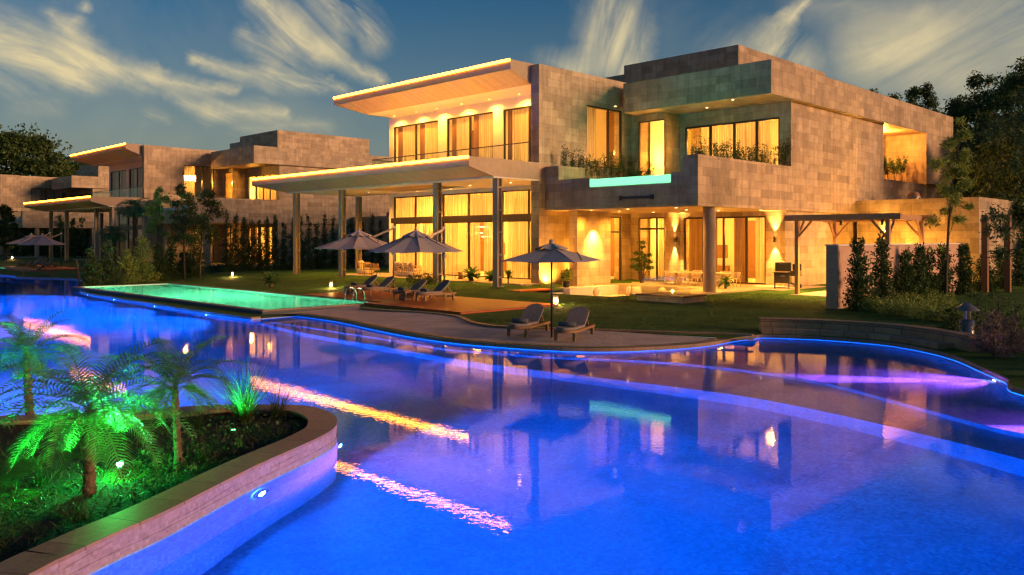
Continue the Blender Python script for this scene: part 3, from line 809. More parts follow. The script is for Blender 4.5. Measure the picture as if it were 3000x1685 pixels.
# small unseen uplights, added on the balcony floor to wash the sloping soffit
for a in (34.5, 38.5, 42.5, 46.5):
    V().lathe([(0, 7.30), (.07, 7.30), (.07, 7.36), (.05, 7.36), (0, 7.355)], (33.2, a, 0), 12).build('uplight', M['blackmetal'], villa)
    vlight('SPOT', 33.2, a, 7.42, 190, WARM, .06, 'uplight_light', spot=150, blend=.8, aim=(-.1, 0, 1))
for b, a in [(34.3, 30.75), (33.9, 30.9)]:
    V().lathe([(0, .36), (.06, .36), (.06, .44), (.04, .44), (0, .435)], (b + 2. * (a < 30.8), a, 0), 12).build('uplight', M['blackmetal'], villa)
    vlight('SPOT', b + 2. * (a < 30.8), a, .5, 420, WARM, .05, 'uplight_light', spot=130, blend=.9, aim=(.3, .55, 1))
# ---- right block --------------------------------------------------------
m = V(); m.box(33.95, 43.47, 21.41, 31.31, 4.57, 5.30); m.build('balcony_slab', M['stone'], villa)
m = V(); m.box(33.95, 34.35, 22.27, 30.30, 5.30, 5.72); m.box(33.95, 36.2, 30.30, 31.31, 5.30, 7.03); m.box(33.95, 34.35, 21.41, 22.27, 5.30, 7.03)
m.box(34.35, 43.47, 21.41, 21.81, 5.30, 7.03); m.build('balcony_wall', M['stone'], villa)
m = V(); m.box(33.98, 34.10, 22.95, 28.1, 5.77, 6.16); m.build('pool_window', M['acrylic_w'], villa)
V().box(33.96, 34.5, 28.1, 30.30, 5.722, 6.25).build('pool_surround', M['stone'], villa); V().box(33.96, 34.5, 22.272, 22.95, 5.722, 6.25).build('pool_surround', M['stone'], villa)
m = V(); m.box(34.1, 37.4, 22.95, 28.1, 5.72, 6.1); m.build('spa_tub', M['plaster'], villa)
g = V(); g.add([(34.2, 28.2, 6.25), (34.2, 30.25, 6.25), (34.2, 30.25, 6.98), (34.2, 28.2, 6.98)], [(0, 1, 2, 3)]); g.build('glass_screen', M['rail_glass'], villa); g = V()
g.add([(34.2, 30.1, 6.2), (37.5, 30.1, 6.2), (37.5, 30.1, 7.0), (34.2, 30.1, 7.0)], [(0, 1, 2, 3)]); g.build('glass_screen', M['rail_glass'], villa); g = V()
g.add([(34.2, 22.4, 6.3), (36.2, 22.4, 6.3), (36.2, 22.4, 7.6), (34.2, 22.4, 7.6)], [(0, 1, 2, 3)])
g.add([(36.2, 22.4, 6.3), (36.2, 24.4, 6.3), (36.2, 24.4, 7.6), (36.2, 22.4, 7.6)], [(0, 1, 2, 3)]); g.build('glass_screen', M['rail_glass'], villa)
m = V(); m.box(33.86, 33.95, 24.0, 26.0, 5.02, 5.16); m.box(33.84, 33.95, 23.95, 24.1, 4.96, 5.2); m.box(33.84, 33.95, 25.9, 26.05, 4.96, 5.2); m.build('drain_spout', M['blackmetal'], villa)
UB = 43.47
uw_ = (22.1, 28.35, 6.9, 9.88)
m = V(); m.walls('b', UB, UB + .3, 21.81, 28.7, 5.30, 10.69, [uw_]); m.build('facade', M['stone'], villa)
m = V(); m.walls('b', 41.9, 42.2, 28.7, 31.31, 5.30, 10.69, [(28.78, 30.75, 5.6, 10.3)]); m.box(42.2, UB + .3, 28.7, 28.76, 5.30, 10.69); m.build('facade', M['stone'], villa)
window('b', UB, 22.1, 28.35, 6.9, 9.88, [23.55, 25.0, 26.6], drapes=((.12, .46), (.5, .72), (.74, .86)), fw=.11, cd=.4)
window('b', 41.9, 28.78, 30.75, 5.6, 10.3, [], drapes=(), fw=.07)
# side wall, flush end with the deep recess
m = V(); m.walls('a', 21.41, 21.81, UB, 56.85, 4.57, 10.69); m.build('side_wall', M['stone'], villa)
m = V(); m.walls('a', 21.41, 21.81, 56.85, 69.8, 4.57, 7.03); m.walls('a', 21.02, 21.81, 63.86, 69.8, 7.03, 10.69); m.build('side_wall', M['stone'], villa)
m = V(); m.box(56.85, 63.86, 23.9, 24.1, 7.03, 10.69); m.box(56.6, 56.85, 21.81, 24.1, 7.03, 10.69); m.box(63.86, 64.1, 21.81, 24.1, 7.03, 10.69); m.box(56.85, 63.86, 21.41, 23.9, 6.9, 7.03); m.build('recess', M['stone'], villa)
m = V(); m.box(40.38, 69.8, 21.0, 30.74, 10.69, 12.48); m.build('roof', M['stone'], villa)
m = V(); m.box(45.8, 58, 26.0, 34.8, 12.5, 15.0); m.box(46.4, 55, 34.8, 38.6, 12.2, 14.55); m.build('roof_block', M['stone'], villa)
m = V(); m.box(48, 69.5, 30.8, 45, -.5, 12.3); m.build('rear_wing', M['stone'], villa)
# ground floor of the right block
gw = (22.95, 28.45, .36, 4.3)
m = V(); m.walls('b', UB, UB + .3, 21.75, 28.7, -.4, 4.57, [gw]); m.build('facade', M['stone'], villa)
m = V(); m.walls('b', 41.9, 42.2, 28.7, 31.31, -.4, 4.57, [(28.78, 30.75, .4, 4.3)]); m.box(42.2, UB + .3, 28.7, 28.76, -.4, 4.57); m.build('facade', M['stone'], villa)
m = V(); m.box(UB + .3, 56, 21.75, 22.05, -.5, 4.57); m.build('side_wall', M['stone'], villa)
m = V(); m.box(56, 69.8, 21.75, 22.05, -.5, 4.57); m.build('side_wall', M['stone'], villa)
window('b', UB, *gw, [24.2, 25.7, 27.1], drapes=((.0, .16), (.26, .42, 'drape'), (.62, .70, 'drape'), (.78, .97, 'drape')), fw=.10, cd=.45)
window('b', 41.9, 28.78, 30.75, .4, 4.3, [29.4], trans=(3.6,), drapes=((.0, .35),), fw=.07, cd=.4)
m = V(); m.box(35.0, 38.0, 29.85, 30.44, -.8, 4.568); m.build('stone_pier', M['stone'], villa)
m = V(); m.lathe([(.32, .1), (.32, 4.569)], (36., 22.05, 0), 28); m.build('column', M['fascia'], villa)
room(43.85, 50, 22.1, 31.2, .36, 4.5); room(43.85, 50, 21.9, 31.2, 5.4, 10.6)
# crystal chandelier in the stair hall
m = V()
for k in range(46):
    a, b, z = 29.3 + random.uniform(-.55, .55), 44.3 + random.uniform(-.4, .4), random.uniform(7.0, 9.9)
    m.box(b - .03, b + .03, a - .12, a + .12, z, z + .05)
m.build('chandelier', M['spotdot'], villa)
# annex and its roof vent
m = V(); m.box(52.4, 66, 14.4, 21.39, -.5, 5.40); m.build('annex', M['stone'], villa)
v_ = V(); v_.lathe([(.30, 5.40), (.30, 5.62), (.42, 5.62), (.42, 5.72), (.0, 5.72)], (56., 19.2, 0), 16, False); vo = v_.build('roof_vent', M['greymetal'], villa)
V().lathe([(.36, 5.72), (.36, 5.86), (.25, 6.0), (.0, 6.05)], (56., 19.2, 0), 16).build('vent_cap', M['terracotta'], vo)
# patio, sunken lounge
m = V(); m.box(32.0, 43.47, 21.5, 24.0, -.75, .33); m.box(38.2, 43.47, 24.0, 31.31, -.75, .33); m.box(40.3, 46, 20.4, 21.49, -.3, .28); m.build('patio_floor', M['floor'], villa)
m = V(); m.box(30.6, 38.2, 24.0, 29.4, -.9, -.62); m.box(37.55, 38.198, 24.0, 29.4, -.62, -.25); m.box(34.2, 37.55, 28.75, 29.4, -.62, -.25); m.box(30.4, 30.6, 24, 29.4, -.9, .12)
m.box(33.4, 35.0, 29.0, 30.44, -.75, .32); m.box(35, 38.2, 29.4, 29.85, -.9, .30); m.box(30.6, 33.4, 29.4, 29.6, -.9, .10); m.build('sunken_lounge', M['plaster'], villa)
# wall lamps up and down
def sconce(b, a, z, axis, parent=villa):
    m = V(); d = (-.14, 0) if axis == 'b' else (0, -.14)
    m.lathe([(.055, z - .16), (.06, z - .16), (.06, z + .16), (.055, z + .16)], (b + d[0], a + d[1], 0), 14); m.box(b - (.1 if axis == 'b' else .03), b + (.0 if axis == 'b' else .03), a - (.03 if axis == 'b' else .1), a + (.03 if axis == 'b' else .0), z - .03, z + .03)
    o = m.build('wall_lamp', M['blackmetal'], villa)
    V().lathe([(0, z + .155), (.05, z + .155)], (b + d[0], a + d[1], 0), 12).build('lens', M['lamp'], o)
    V().lathe([(0, z - .155), (.05, z - .155)], (b + d[0], a + d[1], 0), 12).build('lens', M['lamp'], o)
    for s in (1, -1):
        light('wall_lamp_light', 'SPOT', L3(b + d[0] * 1.3, a + d[1] * 1.3, z + s * .17), 620, (1., .5, .12), villa, .03, spot=62, blend=1., aim=(.0, 0, s))
sconce(52.4, 19.6, 2.7, 'b'); sconce(43.47, 22.35, 2.95, 'b'); sconce(42.9, 28.7, 2.95, 'a')  # the annex lamp is added to light the annex face
# recessed ceiling lamps
def downlight(b, a, z, p, cone=120, col=WARM, dot=True):
    if dot: V().lathe([(0, z - .012), (.06, z - .012), (.075, z + .0)], (b, a, 0), 12, False).build('downlight', M['spotdot'], villa)
    vlight('SPOT', b, a, z - .06, p, col, .06, 'downlight_light', spot=cone, blend=.8, aim=(0, 0, -1))
for a in (47, 44.5, 42.3, 39.8, 37.2, 34.6): downlight(35.2, a, 11.69, 250, 150)
for a in (33.5, 37, 40.5, 44, 47.5, 51): downlight(33.4 if a < 37.5 or a > 46 else 34.9, a, 6.22, 420, 150)
for b, a in [(35.2, 29.0), (35.2, 26.5), (35.4, 23.6), (37.6, 28.9), (38.5, 25.0), (40.5, 28.6), (40.5, 24.2), (41.5, 22.2), (37.0, 22.8)]: downlight(b, a, 4.57, 190, 150)
vlight('SPOT', 36.4, 29.2, 3.6, 420, (1., .52, .1), .05, 'pier_lamp_light', spot=85, blend=.9, aim=(0, .8, -1))
for b, a in [(42.2, 26), (38, 29.5), (40.8, 23.5)]: downlight(b, a, 10.69, 45, 130)
vlight('POINT', 60.3, 22.9, 10.1, 420, (1., .36, .06), .15, 'recess_light')
vlight('POINT', 50.2, 18.6, 1.6, 420, WARM, .2, 'annex_fill')  # bare fill light added to brighten the annex
vlight('POINT', 36.9, 25.6, 6.5, 75, (.2, 1., .5), .3, 'spa_light')
# room lights
for b, a, z, p in [(39, 46, 4.6, 520), (39, 42.5, 4.6, 520), (39, 38.2, 4.6, 520), (39, 34.2, 4.6, 520), (38.2, 45.5, 8.1, 300), (38.2, 40, 8.1, 300), (38.2, 34.4, 8.1, 300),
                   (46.5, 24, 3.6, 340), (46.5, 27.6, 3.6, 340), (45.5, 30.3, 3.4, 300), (46, 24, 9.0, 260), (45.5, 27.2, 9.0, 260), (44.9, 30.3, 8.2, 330), (37, 33, 3.4, 120), (40, 33.5, 3.4, 150)]:
    vlight('POINT', b, a, z, p * .47, WARM, .25)
# ================================================================== POOL, DECK, FURNITURE
def ab(o, b, a, z=0.): o.location = W(b, a, z); return o
gp = empty('swimming_pool', W(15.65, 29.05, 0), PI / 4, 'long rectangular pool with green lit water beside the wooden deck', 'swimming pool', 'green lit private pools')
OG = (15.65, 29.05, 0)
m = MB(OG); RZ = .26
m.box(15.35, 15.65, 28.75, 50.75, -.3, RZ); m.box(20.65, 20.95, 28.75, 50.75, -.3, RZ); m.box(15.65, 20.65, 28.75, 29.05, -.3, RZ); m.box(15.65, 20.65, 50.45, 50.75, -.3, RZ)
m.build('rim', M['coping'], gp)
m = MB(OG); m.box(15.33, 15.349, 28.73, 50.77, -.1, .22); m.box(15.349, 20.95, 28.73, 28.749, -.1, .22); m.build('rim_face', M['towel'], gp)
m = MB(OG)
for a0, a1, b0, b1 in [(29.05, 50.45, 15.66, 15.66), (29.05, 50.45, 20.64, 20.64), (29.06, 29.06, 15.65, 20.65), (50.44, 50.44, 15.65, 20.65)]:
    m.add([(b0, a0, -1.2), (b1, a1, -1.2), (b1, a1, RZ - .01), (b0, a0, RZ - .01)], [(0, 1, 2, 3)])
m.add([(15.65, 29.05, -1.2), (20.65, 29.05, -1.2), (20.65, 50.45, -1.2), (15.65, 50.45, -1.2)], [(0, 1, 2, 3)]); m.build('basin', M['poolgreen'], gp)
m = MB(OG); m.add([(15.66, 29.06, .22), (20.64, 29.06, .22), (20.64, 50.44, .22), (15.66, 50.44, .22)], [(0, 1, 2, 3)]); m.build('pool_water', M['water2'], gp)
for k, a in enumerate((31.2, 35.2, 39.2, 43.2, 47.6)):
    m = MB(OG); m.lathe([(0, 0), (.15, .0), (.15, .02)], (0, 0, 0), 12)
    m.v = [Vector((20.63 - OG[0] - v.z, a - OG[1] + v.x, .02 + v.y)) for v in m.v]
    m.build('pool_light', M['greenlamp'], gp)
    light('pool_lamp_light', 'SPOT', (20.45 - OG[0], a - OG[1], .0), 2600, (.20, 1., .52), gp, .06, spot=150, blend=.5, aim=(-1, 0, -.22))
light('pool_lamp_light', 'SPOT', (15.85 - OG[0], 40 - OG[1], -.2), 3000, (.20, 1., .52), gp, .06, spot=155, blend=.5, aim=(1, 0, -.2))
dk = MB((22.6, 28.8, 0)); dk.box(19.95, 20.95, 22.6, 28.72, .10, .30); dk.box(20.95, 25.3, 22.6, 35.4, .10, .30)
deck = dk.build('wooden_deck', M['deckwood']); deck.location = W(22.6, 28.8); deck.rotation_euler = (0, 0, PI / 4); tag(deck, 'wet reddish wooden deck at the near end of the green pool', 'deck', 'wooden pool decks')
hb = MB(); hb.box(-.85, .85, -.55, .55, 0, .07)
o = hb.build('wooden_platform', M['deckwood']); o.location = px(1549, 853, .24) + Vector((0, 0, .02)); o.rotation_euler = (0, 0, PI / 4); o.scale = (1.4, 1, 1); tag(o, 'low wooden platform lying on the lawn left of the parasol pole', 'platform')
# pool ladder
ld = empty('pool_ladder', W(20.6, 29.9, .26), PI / 4, 'two curved steel handrails at the corner of the green pool by the deck', 'handrail')
for y in (-.3, .3):
    MB().tube([(-.62, y, -.5), (-.6, y, .40), (-.52, y, .56), (-.36, y, .62), (-.16, y, .57), (-.02, y, .40), (.0, y, .0)], .017, 10).build('rail', M['chrome'], ld)

# sun loungers: +X points to the head end
def make_lounger(wick):
    t = empty('sun_lounger', (0, 0, 0))
    f = MB()
    for s in (-1, 1): f.box(.30, 1.95, s * .33 - .025, s * .33 + .025, .24, .31)
    f.box(1.90, 1.95, -.305, .305, .24, .31); f.box(.9, .95, -.305, .305, .24, .30)
    arc = [(.30 - .30 * math.sin(PI * k / 12) ** .8, -.33 + .66 * k / 12, .275) for k in range(13)]
    for p, q in zip(arc, arc[1:]): f.bar(p, q, .07, .07)
    f.build('frame', M['teak'], t)
    for x, y in [(.22, -.27), (.22, .27), (1.80, -.30), (1.80, .30)]:
        MB().box(x - .04, x + .04, y - .04, y + .04, 0, .24).build('leg', M['teak'], t)
    def outline(n, x1):                                    # rounded foot end
        o = [(x1, -.30), (x1, .30)]
        return [(x1, -.30)] + [(x1, .30)] + [(.30 - .30 * math.sin(PI * k / n) ** .7, .30 - .60 * k / n) for k in range(n + 1)]
    s = MB().prism(outline(14, 1.16), .312, .385); s.build('seat', wick[0], t, bevel=.015)
    ang = rad(37)
    oy = [(0, -.30), (.47, -.30)] + [(.47 + .30 * math.sin(PI * k / 14), -.30 * math.cos(PI * k / 14)) for k in range(1, 14)] + [(.47, .30), (0, .30)]
    b = MB().prism(oy, -.03, .03)
    b.v = [Vector((1.12 + v.x * math.cos(ang) - v.z * math.sin(ang), v.y, .37 + v.x * math.sin(ang) + v.z * math.cos(ang))) for v in b.v]
    b.build('backrest', wick[1], t, bevel=.012)
    pr = MB()
    for y in (-.2, .2): pr.bar((1.50, y, .62), (1.80, y, .28), .035)
    pr.build('prop', M['teak'], t)
    return t
LG = 'wicker sun loungers by the water'
lt = make_lounger((M['wicker'], M['wicker']))
def put(o, loc, rz, label, cat=None, group=None):
    o.location = loc; o.rotation_euler = (0, 0, rz); tag(o, label, cat, group); return o
towel = MB().tube([(-.0, -.24, 0), (0, .24, 0)], .065, 14)
towel = towel.build('rolled_towel', M['towel'])
tl = MB().tube([(-.0, -.26, 0), (0, .26, 0)], .058, 12)
def lounger_set(first, loc, rz, label, tlabel, tfirst):
    o = lt if first else copy_tree(lt)
    put(o, loc, rz, label, 'sun lounger', LG)
    w = towel if tfirst else towel.copy()
    if not tfirst: COL.objects.link(w)
    w.location = Vector(loc) + Vector((math.cos(rz) * .42, math.sin(rz) * .42, .445)); w.rotation_euler = (0, 0, rz)
    tag(w, tlabel, 'towel', 'rolled towels on the loungers'); return o, w
h5 = math.atan2(.92, .40)
def zb(p, z): return Vector((p.x, p.y, z))
deckset = []
L5 = px(1517, 988, .16); L6 = px(1657, 998, .16)
lounger_set(True, zb(L5, .17) - Vector((.10, .22, 0)), h5, 'dark wicker lounger on the sand left of the parasol pole', 'rolled grey towel on the sand lounger left of the parasol pole', True)
lounger_set(False, zb(L6, .15) - Vector((.10, .22, 0)), h5 + .02, 'dark wicker lounger on the sand right of the parasol pole', 'rolled grey towel on the sand lounger right of the parasol pole', False)
names = ['wicker lounger on the deck nearest the pool ladder', 'second wicker lounger from the pool ladder, above a slatted box', 'third wicker lounger from the pool ladder, left of the last one', 'wicker lounger on the deck farthest from the pool ladder']
for i, (b, a) in enumerate([(22.9, 34.4), (22.5, 32.5), (22.1, 29.5), (22.2, 28.0)]):
    o, w = lounger_set(False, W(b, a, .30), PI / 4, names[i], 'rolled grey towel on the foot of the ' + ['deck lounger nearest the ladder', 'second deck lounger from the ladder', 'third deck lounger from the ladder', 'deck lounger farthest from the ladder'][i], False)
    deckset += [o, w]
def slat_box(b, a, label):
    t = empty('side_table', W(b, a, .30), PI / 4, label, 'side table', 'slatted wooden side tables')
    f = MB()
    for k in range(5):
        z = .03 + k * .075
        f.box(-.24, .24, -.24, -.215, z, z + .045); f.box(-.24, .24, .215, .24, z, z + .045); f.box(-.24, -.215, -.215, .215, z, z + .045); f.box(.215, .24, -.215, .215, z, z + .045)
    for x in (-.21, .21):
        for y in (-.21, .21): f.box(x - .02, x + .02, y - .02, y + .02, 0, .39)
    f.build('slats', M['teak'], t); MB().box(-.26, .26, -.26, .26, .392, .42).build('top', M['teak'], t)
    return t
deckset += [slat_box(22.5, 33.45, 'slatted wooden box table between the two loungers nearest the ladder'), slat_box(22.2, 28.75, 'slatted wooden box table between the two loungers farthest from the ladder')]

# parasols
def make_parasol(R, zr, za, n, post=None, label='', rz=0., square=False, cant=True):
    """canopy centre at the origin; post at (px,py) for the side-arm kind"""
    t = empty('parasol', (0, 0, 0), 0, label, 'parasol', 'grey parasols by the pools')
    R_ = [R] * n
    c = MB(); rings = 7
    def pt(k, j):                                          # rib angle k (sub-steps), ring j
        sub = 4; th = 2 * PI * k / (n * sub) + rz; fr = j / rings
        d = abs(((k / sub) % 1) - .5) * 2                   # 1 at the rib, 0 mid panel
        rr = R * math.cos(PI / n) / math.cos((2 * PI / n) * (((k / sub) % 1) - .5))
        rr *= 1 - .06 * (1 - d * d) * fr ** 3
        z = za - (za - zr) * fr ** .86 - .10 * (1 - d) * fr * (1 - .5 * fr) * (R / 2.2)
        return (rr * fr * math.cos(th), rr * fr * math.sin(th), z)
    NS = n * 4
    vs = [pt(k, j) for j in range(1, rings + 1) for k in range(NS)]
    fs = [(j * NS + k, j * NS + (k + 1) % NS, (j + 1) * NS + (k + 1) % NS, (j + 1) * NS + k) for j in range(rings - 1) for k in range(NS)]
    c.add(vs, fs, False)
    co = c.build('canopy', M['canvas'], t); so = co.modifiers.new('Solidify', 'SOLIDIFY'); so.thickness = .012
    v = MB(); vs = []
    for j in range(4):
        fr = .04 + j * (.10 if not cant else .085)
        for k in range(NS):
            x, y, z = pt(k, fr * rings); lift = .085 + .045 * math.sin(k * PI / 2) * (j / 3)
            vs.append((x, y, z + lift))
    v.add(vs, [(j * NS + k, j * NS + (k + 1) % NS, (j + 1) * NS + (k + 1) % NS, (j + 1) * NS + k) for j in range(3) for k in range(NS)], False)
    vo = v.build('vent', M['canvas'], co); so = vo.modifiers.new('Solidify', 'SOLIDIFY'); so.thickness = .012
    for k in range(n):
        th = 2 * PI * k / n + rz
        MB().bar((.06 * math.cos(th), .06 * math.sin(th), za - .06), (R * .985 * math.cos(th), R * .985 * math.sin(th), zr - .02), .028).build('rib', M['blackmetal'], t)
    MB().lathe([(0, za + .17), (.07, za + .16), (.075, za + .02), (.05, za - .05)], n=12).build('finial', M['steel'], t)
    if cant:
        x, y, z1 = post
        MB().tube([(x, y, 0), (x, y, z1)], .045, 12).build('post', M['greymetal'], t)
        MB().bar((x, y, z1 - .03), (x * .05, y * .05, za - .55), .06, .09).build('arm', M['steel'], t)
        MB().box(x - .07, x + .07, y - .07, y + .07, z1 - .02, z1 + .08).build('arm_joint', M['plaster'], t)
        MB().lathe([(.10, zr - .12), (.12, zr - .22), (.09, zr - .34)], (x, y, 0), 10).build('crank', M['greymetal'], t)
        MB().box(x - .4, x + .4, y - .4, y + .4, 0, .06).build('base', M['greymetal'], t)
    else:
        MB().tube([(0, 0, 0), (0, 0, za + .02)], [.028, .028], 12).build('post', M['blackmetal'], t)
        MB().tube([(0, 0, .95), (0, 0, 1.12)], .04, 12).build('collar', M['blackmetal'], t)
    # hanging tie strap
    MB().bar((R * .45, -R * .2, zr + (za - zr) * .45 + .05), (R * .52, -R * .34, zr + .02), .05, .012).build('strap', M['towel'], co)
    return t
def par_at(b, a, pb, pa, z1, R, zr, za, label, n=8, rz=0.):
    c, p = W(b, a), W(pb, pa); d = p - c
    t = make_parasol(R, zr, za, n, (d.x, d.y, z1), label, rz); t.location = (c.x, c.y, .30); return t
P2 = par_at(23.4, 29.6, 25.0, 29.5, 3.18, 2.17, 2.12, 3.05, 'grey side post parasol over the deck loungers nearest the house wall', 8, .2)
P1 = par_at(23.8, 34.7, 25.2, 33.7, 3.25, 2.25, 2.22, 3.06, 'grey side post parasol over the deck loungers by the ladder, behind the other', 8, .05)
deckset += [P1, P2]
p3 = px(1616, 986, .17)
P3 = make_parasol(1.58, 2.22, 2.66, 4, label='square grey parasol on a dark central pole between the two sand loungers', rz=rad(20), cant=False); P3.location = zb(p3, .15)

# garden lanterns
def lantern(loc, label):
    t = empty('garden_lamp', loc, .3, label, 'garden lamp', 'small lanterns on the lawn')
    MB().box(-.08, .08, -.08, .08, 0, .03).build('base', M['blackmetal'], t)
    f = MB()
    for x in (-.075, .075):
        for y in (-.075, .075): f.box(x - .012, x + .012, y - .012, y + .012, .03, .38)
    f.build('frame', M['greymetal'], t)
    MB().box(-.09, .09, -.09, .09, .38, .41).build('cap', M['greymetal'], t)
    MB().lathe([(0, .08), (.022, .08), (.022, .30), (0, .30)], n=10).build('bulb', M['lamp'], t)
    light('lantern_light', 'POINT', (0, 0, .2), 90, (1., .50, .13), t, .05)
    return t
lawnlamps = []
for (x, y, lab) in [(970, 845, 'small lit lantern on the lawn behind the left end of the deck'), (1629, 893, 'small lit lantern on the lawn right of the parasol pole'), (681, 815, 'small lit lantern on the lawn behind the far end of the green pool')]:
    p = px(x, y, .24); lawnlamps.append(lantern((p.x, p.y, gh(p.x, p.y)), lab))
for (x, y, lab) in [(36, 764, 'small lit lantern at far left, the left one of the pair'), (87, 777, 'small lit lantern at far left, the right one of the pair')]:
    p = px(x, y, .24); lantern((p.x, p.y, gh(p.x, p.y)), lab)

# ------------------------------------------------------------ patio furniture
def rope_chair(label='', wood='rope'):
    t = empty('dining_chair', (0, 0, 0), 0, label, 'dining chair', 'rope dining chairs round the patio table')
    MB().lathe([(0, .43), (.22, .43), (.24, .45), (.22, .48), (0, .49)], n=18).build('seat', M['cushion'], t)
    for x, y in [(-.2, -.2), (.2, -.2), (-.2, .2), (.2, .2)]: MB().tube([(x * 1.05, y * 1.05, 0), (x * .9, y * .9, .44)], .016, 8).build('leg', M['rope'], t)
    arc = [(.27 * math.cos(q), .27 * math.sin(q)) for q in [PI * (.5 + 1. * k / 16) for k in range(17)]]  # open toward +X
    b = MB(); b.tube([(x * 1.05, y * 1.05, .80) for x, y in arc], .016, 8); b.build('top_rail', M['rope'], t)
    r = MB()
    for x, y in arc: r.tube([(x * .85, y * .85, .45), (x * 1.05, y * 1.05, .80)], .012, 6)
    r.build('back_ropes', M['rope'], t)
    return t
tb = empty('dining_table', W(40.7, 25.7, .33), PI / 4, 'long pale dining table on the lit patio', 'dining table')
MB().box(-.5, .5, -1.9, 1.9, .70, .75).build('top', M['rope'], tb, bevel=.01)
for y in (-1.3, 1.3):
    MB().box(-.3, .3, y - .06, y + .06, .0, .70).build('leg', M['rope'], tb)
chs = [(39.95, 24.4, 0), (39.95, 25.3, 0), (39.95, 26.2, 0), (39.95, 27.1, 0), (41.45, 24.4, 1), (41.45, 25.3, 1), (41.45, 26.2, 1), (41.45, 27.1, 1), (40.7, 23.3, 2)]
cl = ['nearest the round column, camera side', 'second from the round column, camera side', 'third from the round column, camera side', 'nearest the cloud pruned tree, camera side', 'nearest the column, window side', 'second from the column, window side', 'third from the column, window side', 'nearest the cloud pruned tree, window side', 'at the right head of the table']
c0 = None
for i, (b, a, k) in enumerate(chs):
    o = rope_chair() if c0 is None else copy_tree(c0)
    c0 = c0 or o
    o.location = W(b, a, .33); o.rotation_euler = (0, 0, PI / 4 + (0, PI, PI / 2)[k]); tag(o, 'pale rope dining chair ' + cl[i], 'dining chair', 'rope dining chairs round the patio table')
# barbecue
gr = empty('barbecue', W(42.0, 21.05, .28), -PI / 4 + .25, 'large dark barbecue cart with its lids open by the patio wall', 'barbecue')
MB().box(-.52, .30, -.26, .26, .30, .86).build('cabinet', M['frame'], gr, bevel=.01)
MB().box(-.60, .34, -.29, .29, .862, .93).build('firebox', M['blackmetal'], gr, bevel=.01)
MB().box(.341, .86, -.25, .25, .70, .98).build('side_box', M['frame'], gr, bevel=.01)
MB().box(-.56, .30, .18, .30, .94, 1.42).build('lid', M['blackmetal'], gr, bevel=.03)
MB().box(.37, .84, .14, .25, .985, 1.34).build('lid', M['blackmetal'], gr, bevel=.03)
h = MB(); h.tube([(-.3, .12, 1.30), (-.3, .06, 1.34), (.1, .06, 1.34), (.1, .12, 1.30)], .014, 8); h.tube([(-.3, .24, 1.42), (-.3, .24, 1.49), (0., .24, 1.49), (0., .24, 1.42)], .014, 8); h.tube([(.5, .2, 1.34), (.5, .2, 1.41), (.72, .2, 1.41), (.72, .2, 1.34)], .012, 8); h.build('handle', M['chrome'], gr)
MB().box(-.22, .06, -.285, -.262, .66, .73).build('badge', M['chrome'], gr)
MB().box(-.62, .36, -.42, -.292, .90, .93).build('shelf', M['steel'], gr)
for x in (-.48, .26): MB().box(x - .03, x + .03, -.22, -.16, 0, .30).build('leg', M['blackmetal'], gr)
for y in (-.24, .24):
    w = MB(); w.lathe([(.05, -.03), (.13, -.03), (.15, 0), (.13, .03), (.05, .03)], n=16); w.v = [Vector((.70 + v.x, y + v.z, .15 + v.y)) for v in w.v]; w.build('wheel', M['blackmetal'], gr)
m = MB(); m.bar((.3, -.2, .32), (.70, -.2, .15), .04); m.bar((.3, .2, .32), (.70, .2, .15), .04); m.bar((.7, -.24, .15), (.7, .24, .15), .03); m.build('axle', M['blackmetal'], gr)
# fire table with wind glass
ft = empty('fire_table', W(29.5, 21.5, .2), PI / 4, 'low stone fire table with glass windbreak in front of the column', 'fire table')
m = MB((29.5, 21.5, .2)); m.box(29.5, 31.2, 19.3, 21.7, 0, .50); m.build('base', M['stone'], ft)
m = MB((29.5, 21.5, .2)); m.box(29.45, 31.25, 19.25, 21.75, .502, .57); m.build('top', M['frame'], ft)
m = MB((29.5, 21.5, .2)); m.box(29.75, 29.765, 19.9, 21.6, .572, 1.30); m.box(30.95, 30.965, 19.9, 21.6, .572, 1.30); m.box(29.77, 30.945, 21.6, 21.615, .572, 1.30); m.box(29.77, 30.945, 19.885, 19.9, .572, 1.30)
m.build('windbreak', M['glass'], ft)
# pillows in the sunken lounge
def pillow(loc, rot, s, label, roundp=False):
    if roundp:
        m = MB().blob((0, 0, 0), (s * .55, s, s), 18, 10, .0)
    else:
        m = MB()
        def fn(sg):
            def g(u, v):
                x, y = 2 * u - 1, 2 * v - 1
                e = (1 - x * x) * (1 - y * y); k = 1 - .08 * (1 - abs(x)) * abs(y) ** 2
                k2 = 1 - .08 * (1 - abs(y)) * abs(x) ** 2
                return (sg * .13 * e ** .45, x * s * k, y * s * k2)
            return g
        m.grid(fn(1), 12, 12); m.grid(fn(-1), 12, 12)
    o = m.build('pillow', M['cushion']); o.location = loc; o.rotation_euler = rot
    return tag(o, label, 'pillow', 'loose pillows on the outdoor seats')
pillow(W(35.6, 28.95, .06), (0, .35, -PI / 4), .27, 'round knotted pillow on the left bench of the sunken lounge', True)
pillow(W(37.5, 28.2, .06), (.2, .3, -.15), .25, 'cream square pillow, left of the pair in the lounge corner')
pillow(W(37.7, 27.75, .06), (-.15, .3, PI / 4 + .5), .25, 'cream square pillow, right of the pair in the lounge corner')
pillow(W(37.8, 26.1, .06), (0, .3, PI / 4), .26, 'round pillow on the back bench beside the wind glass', True)
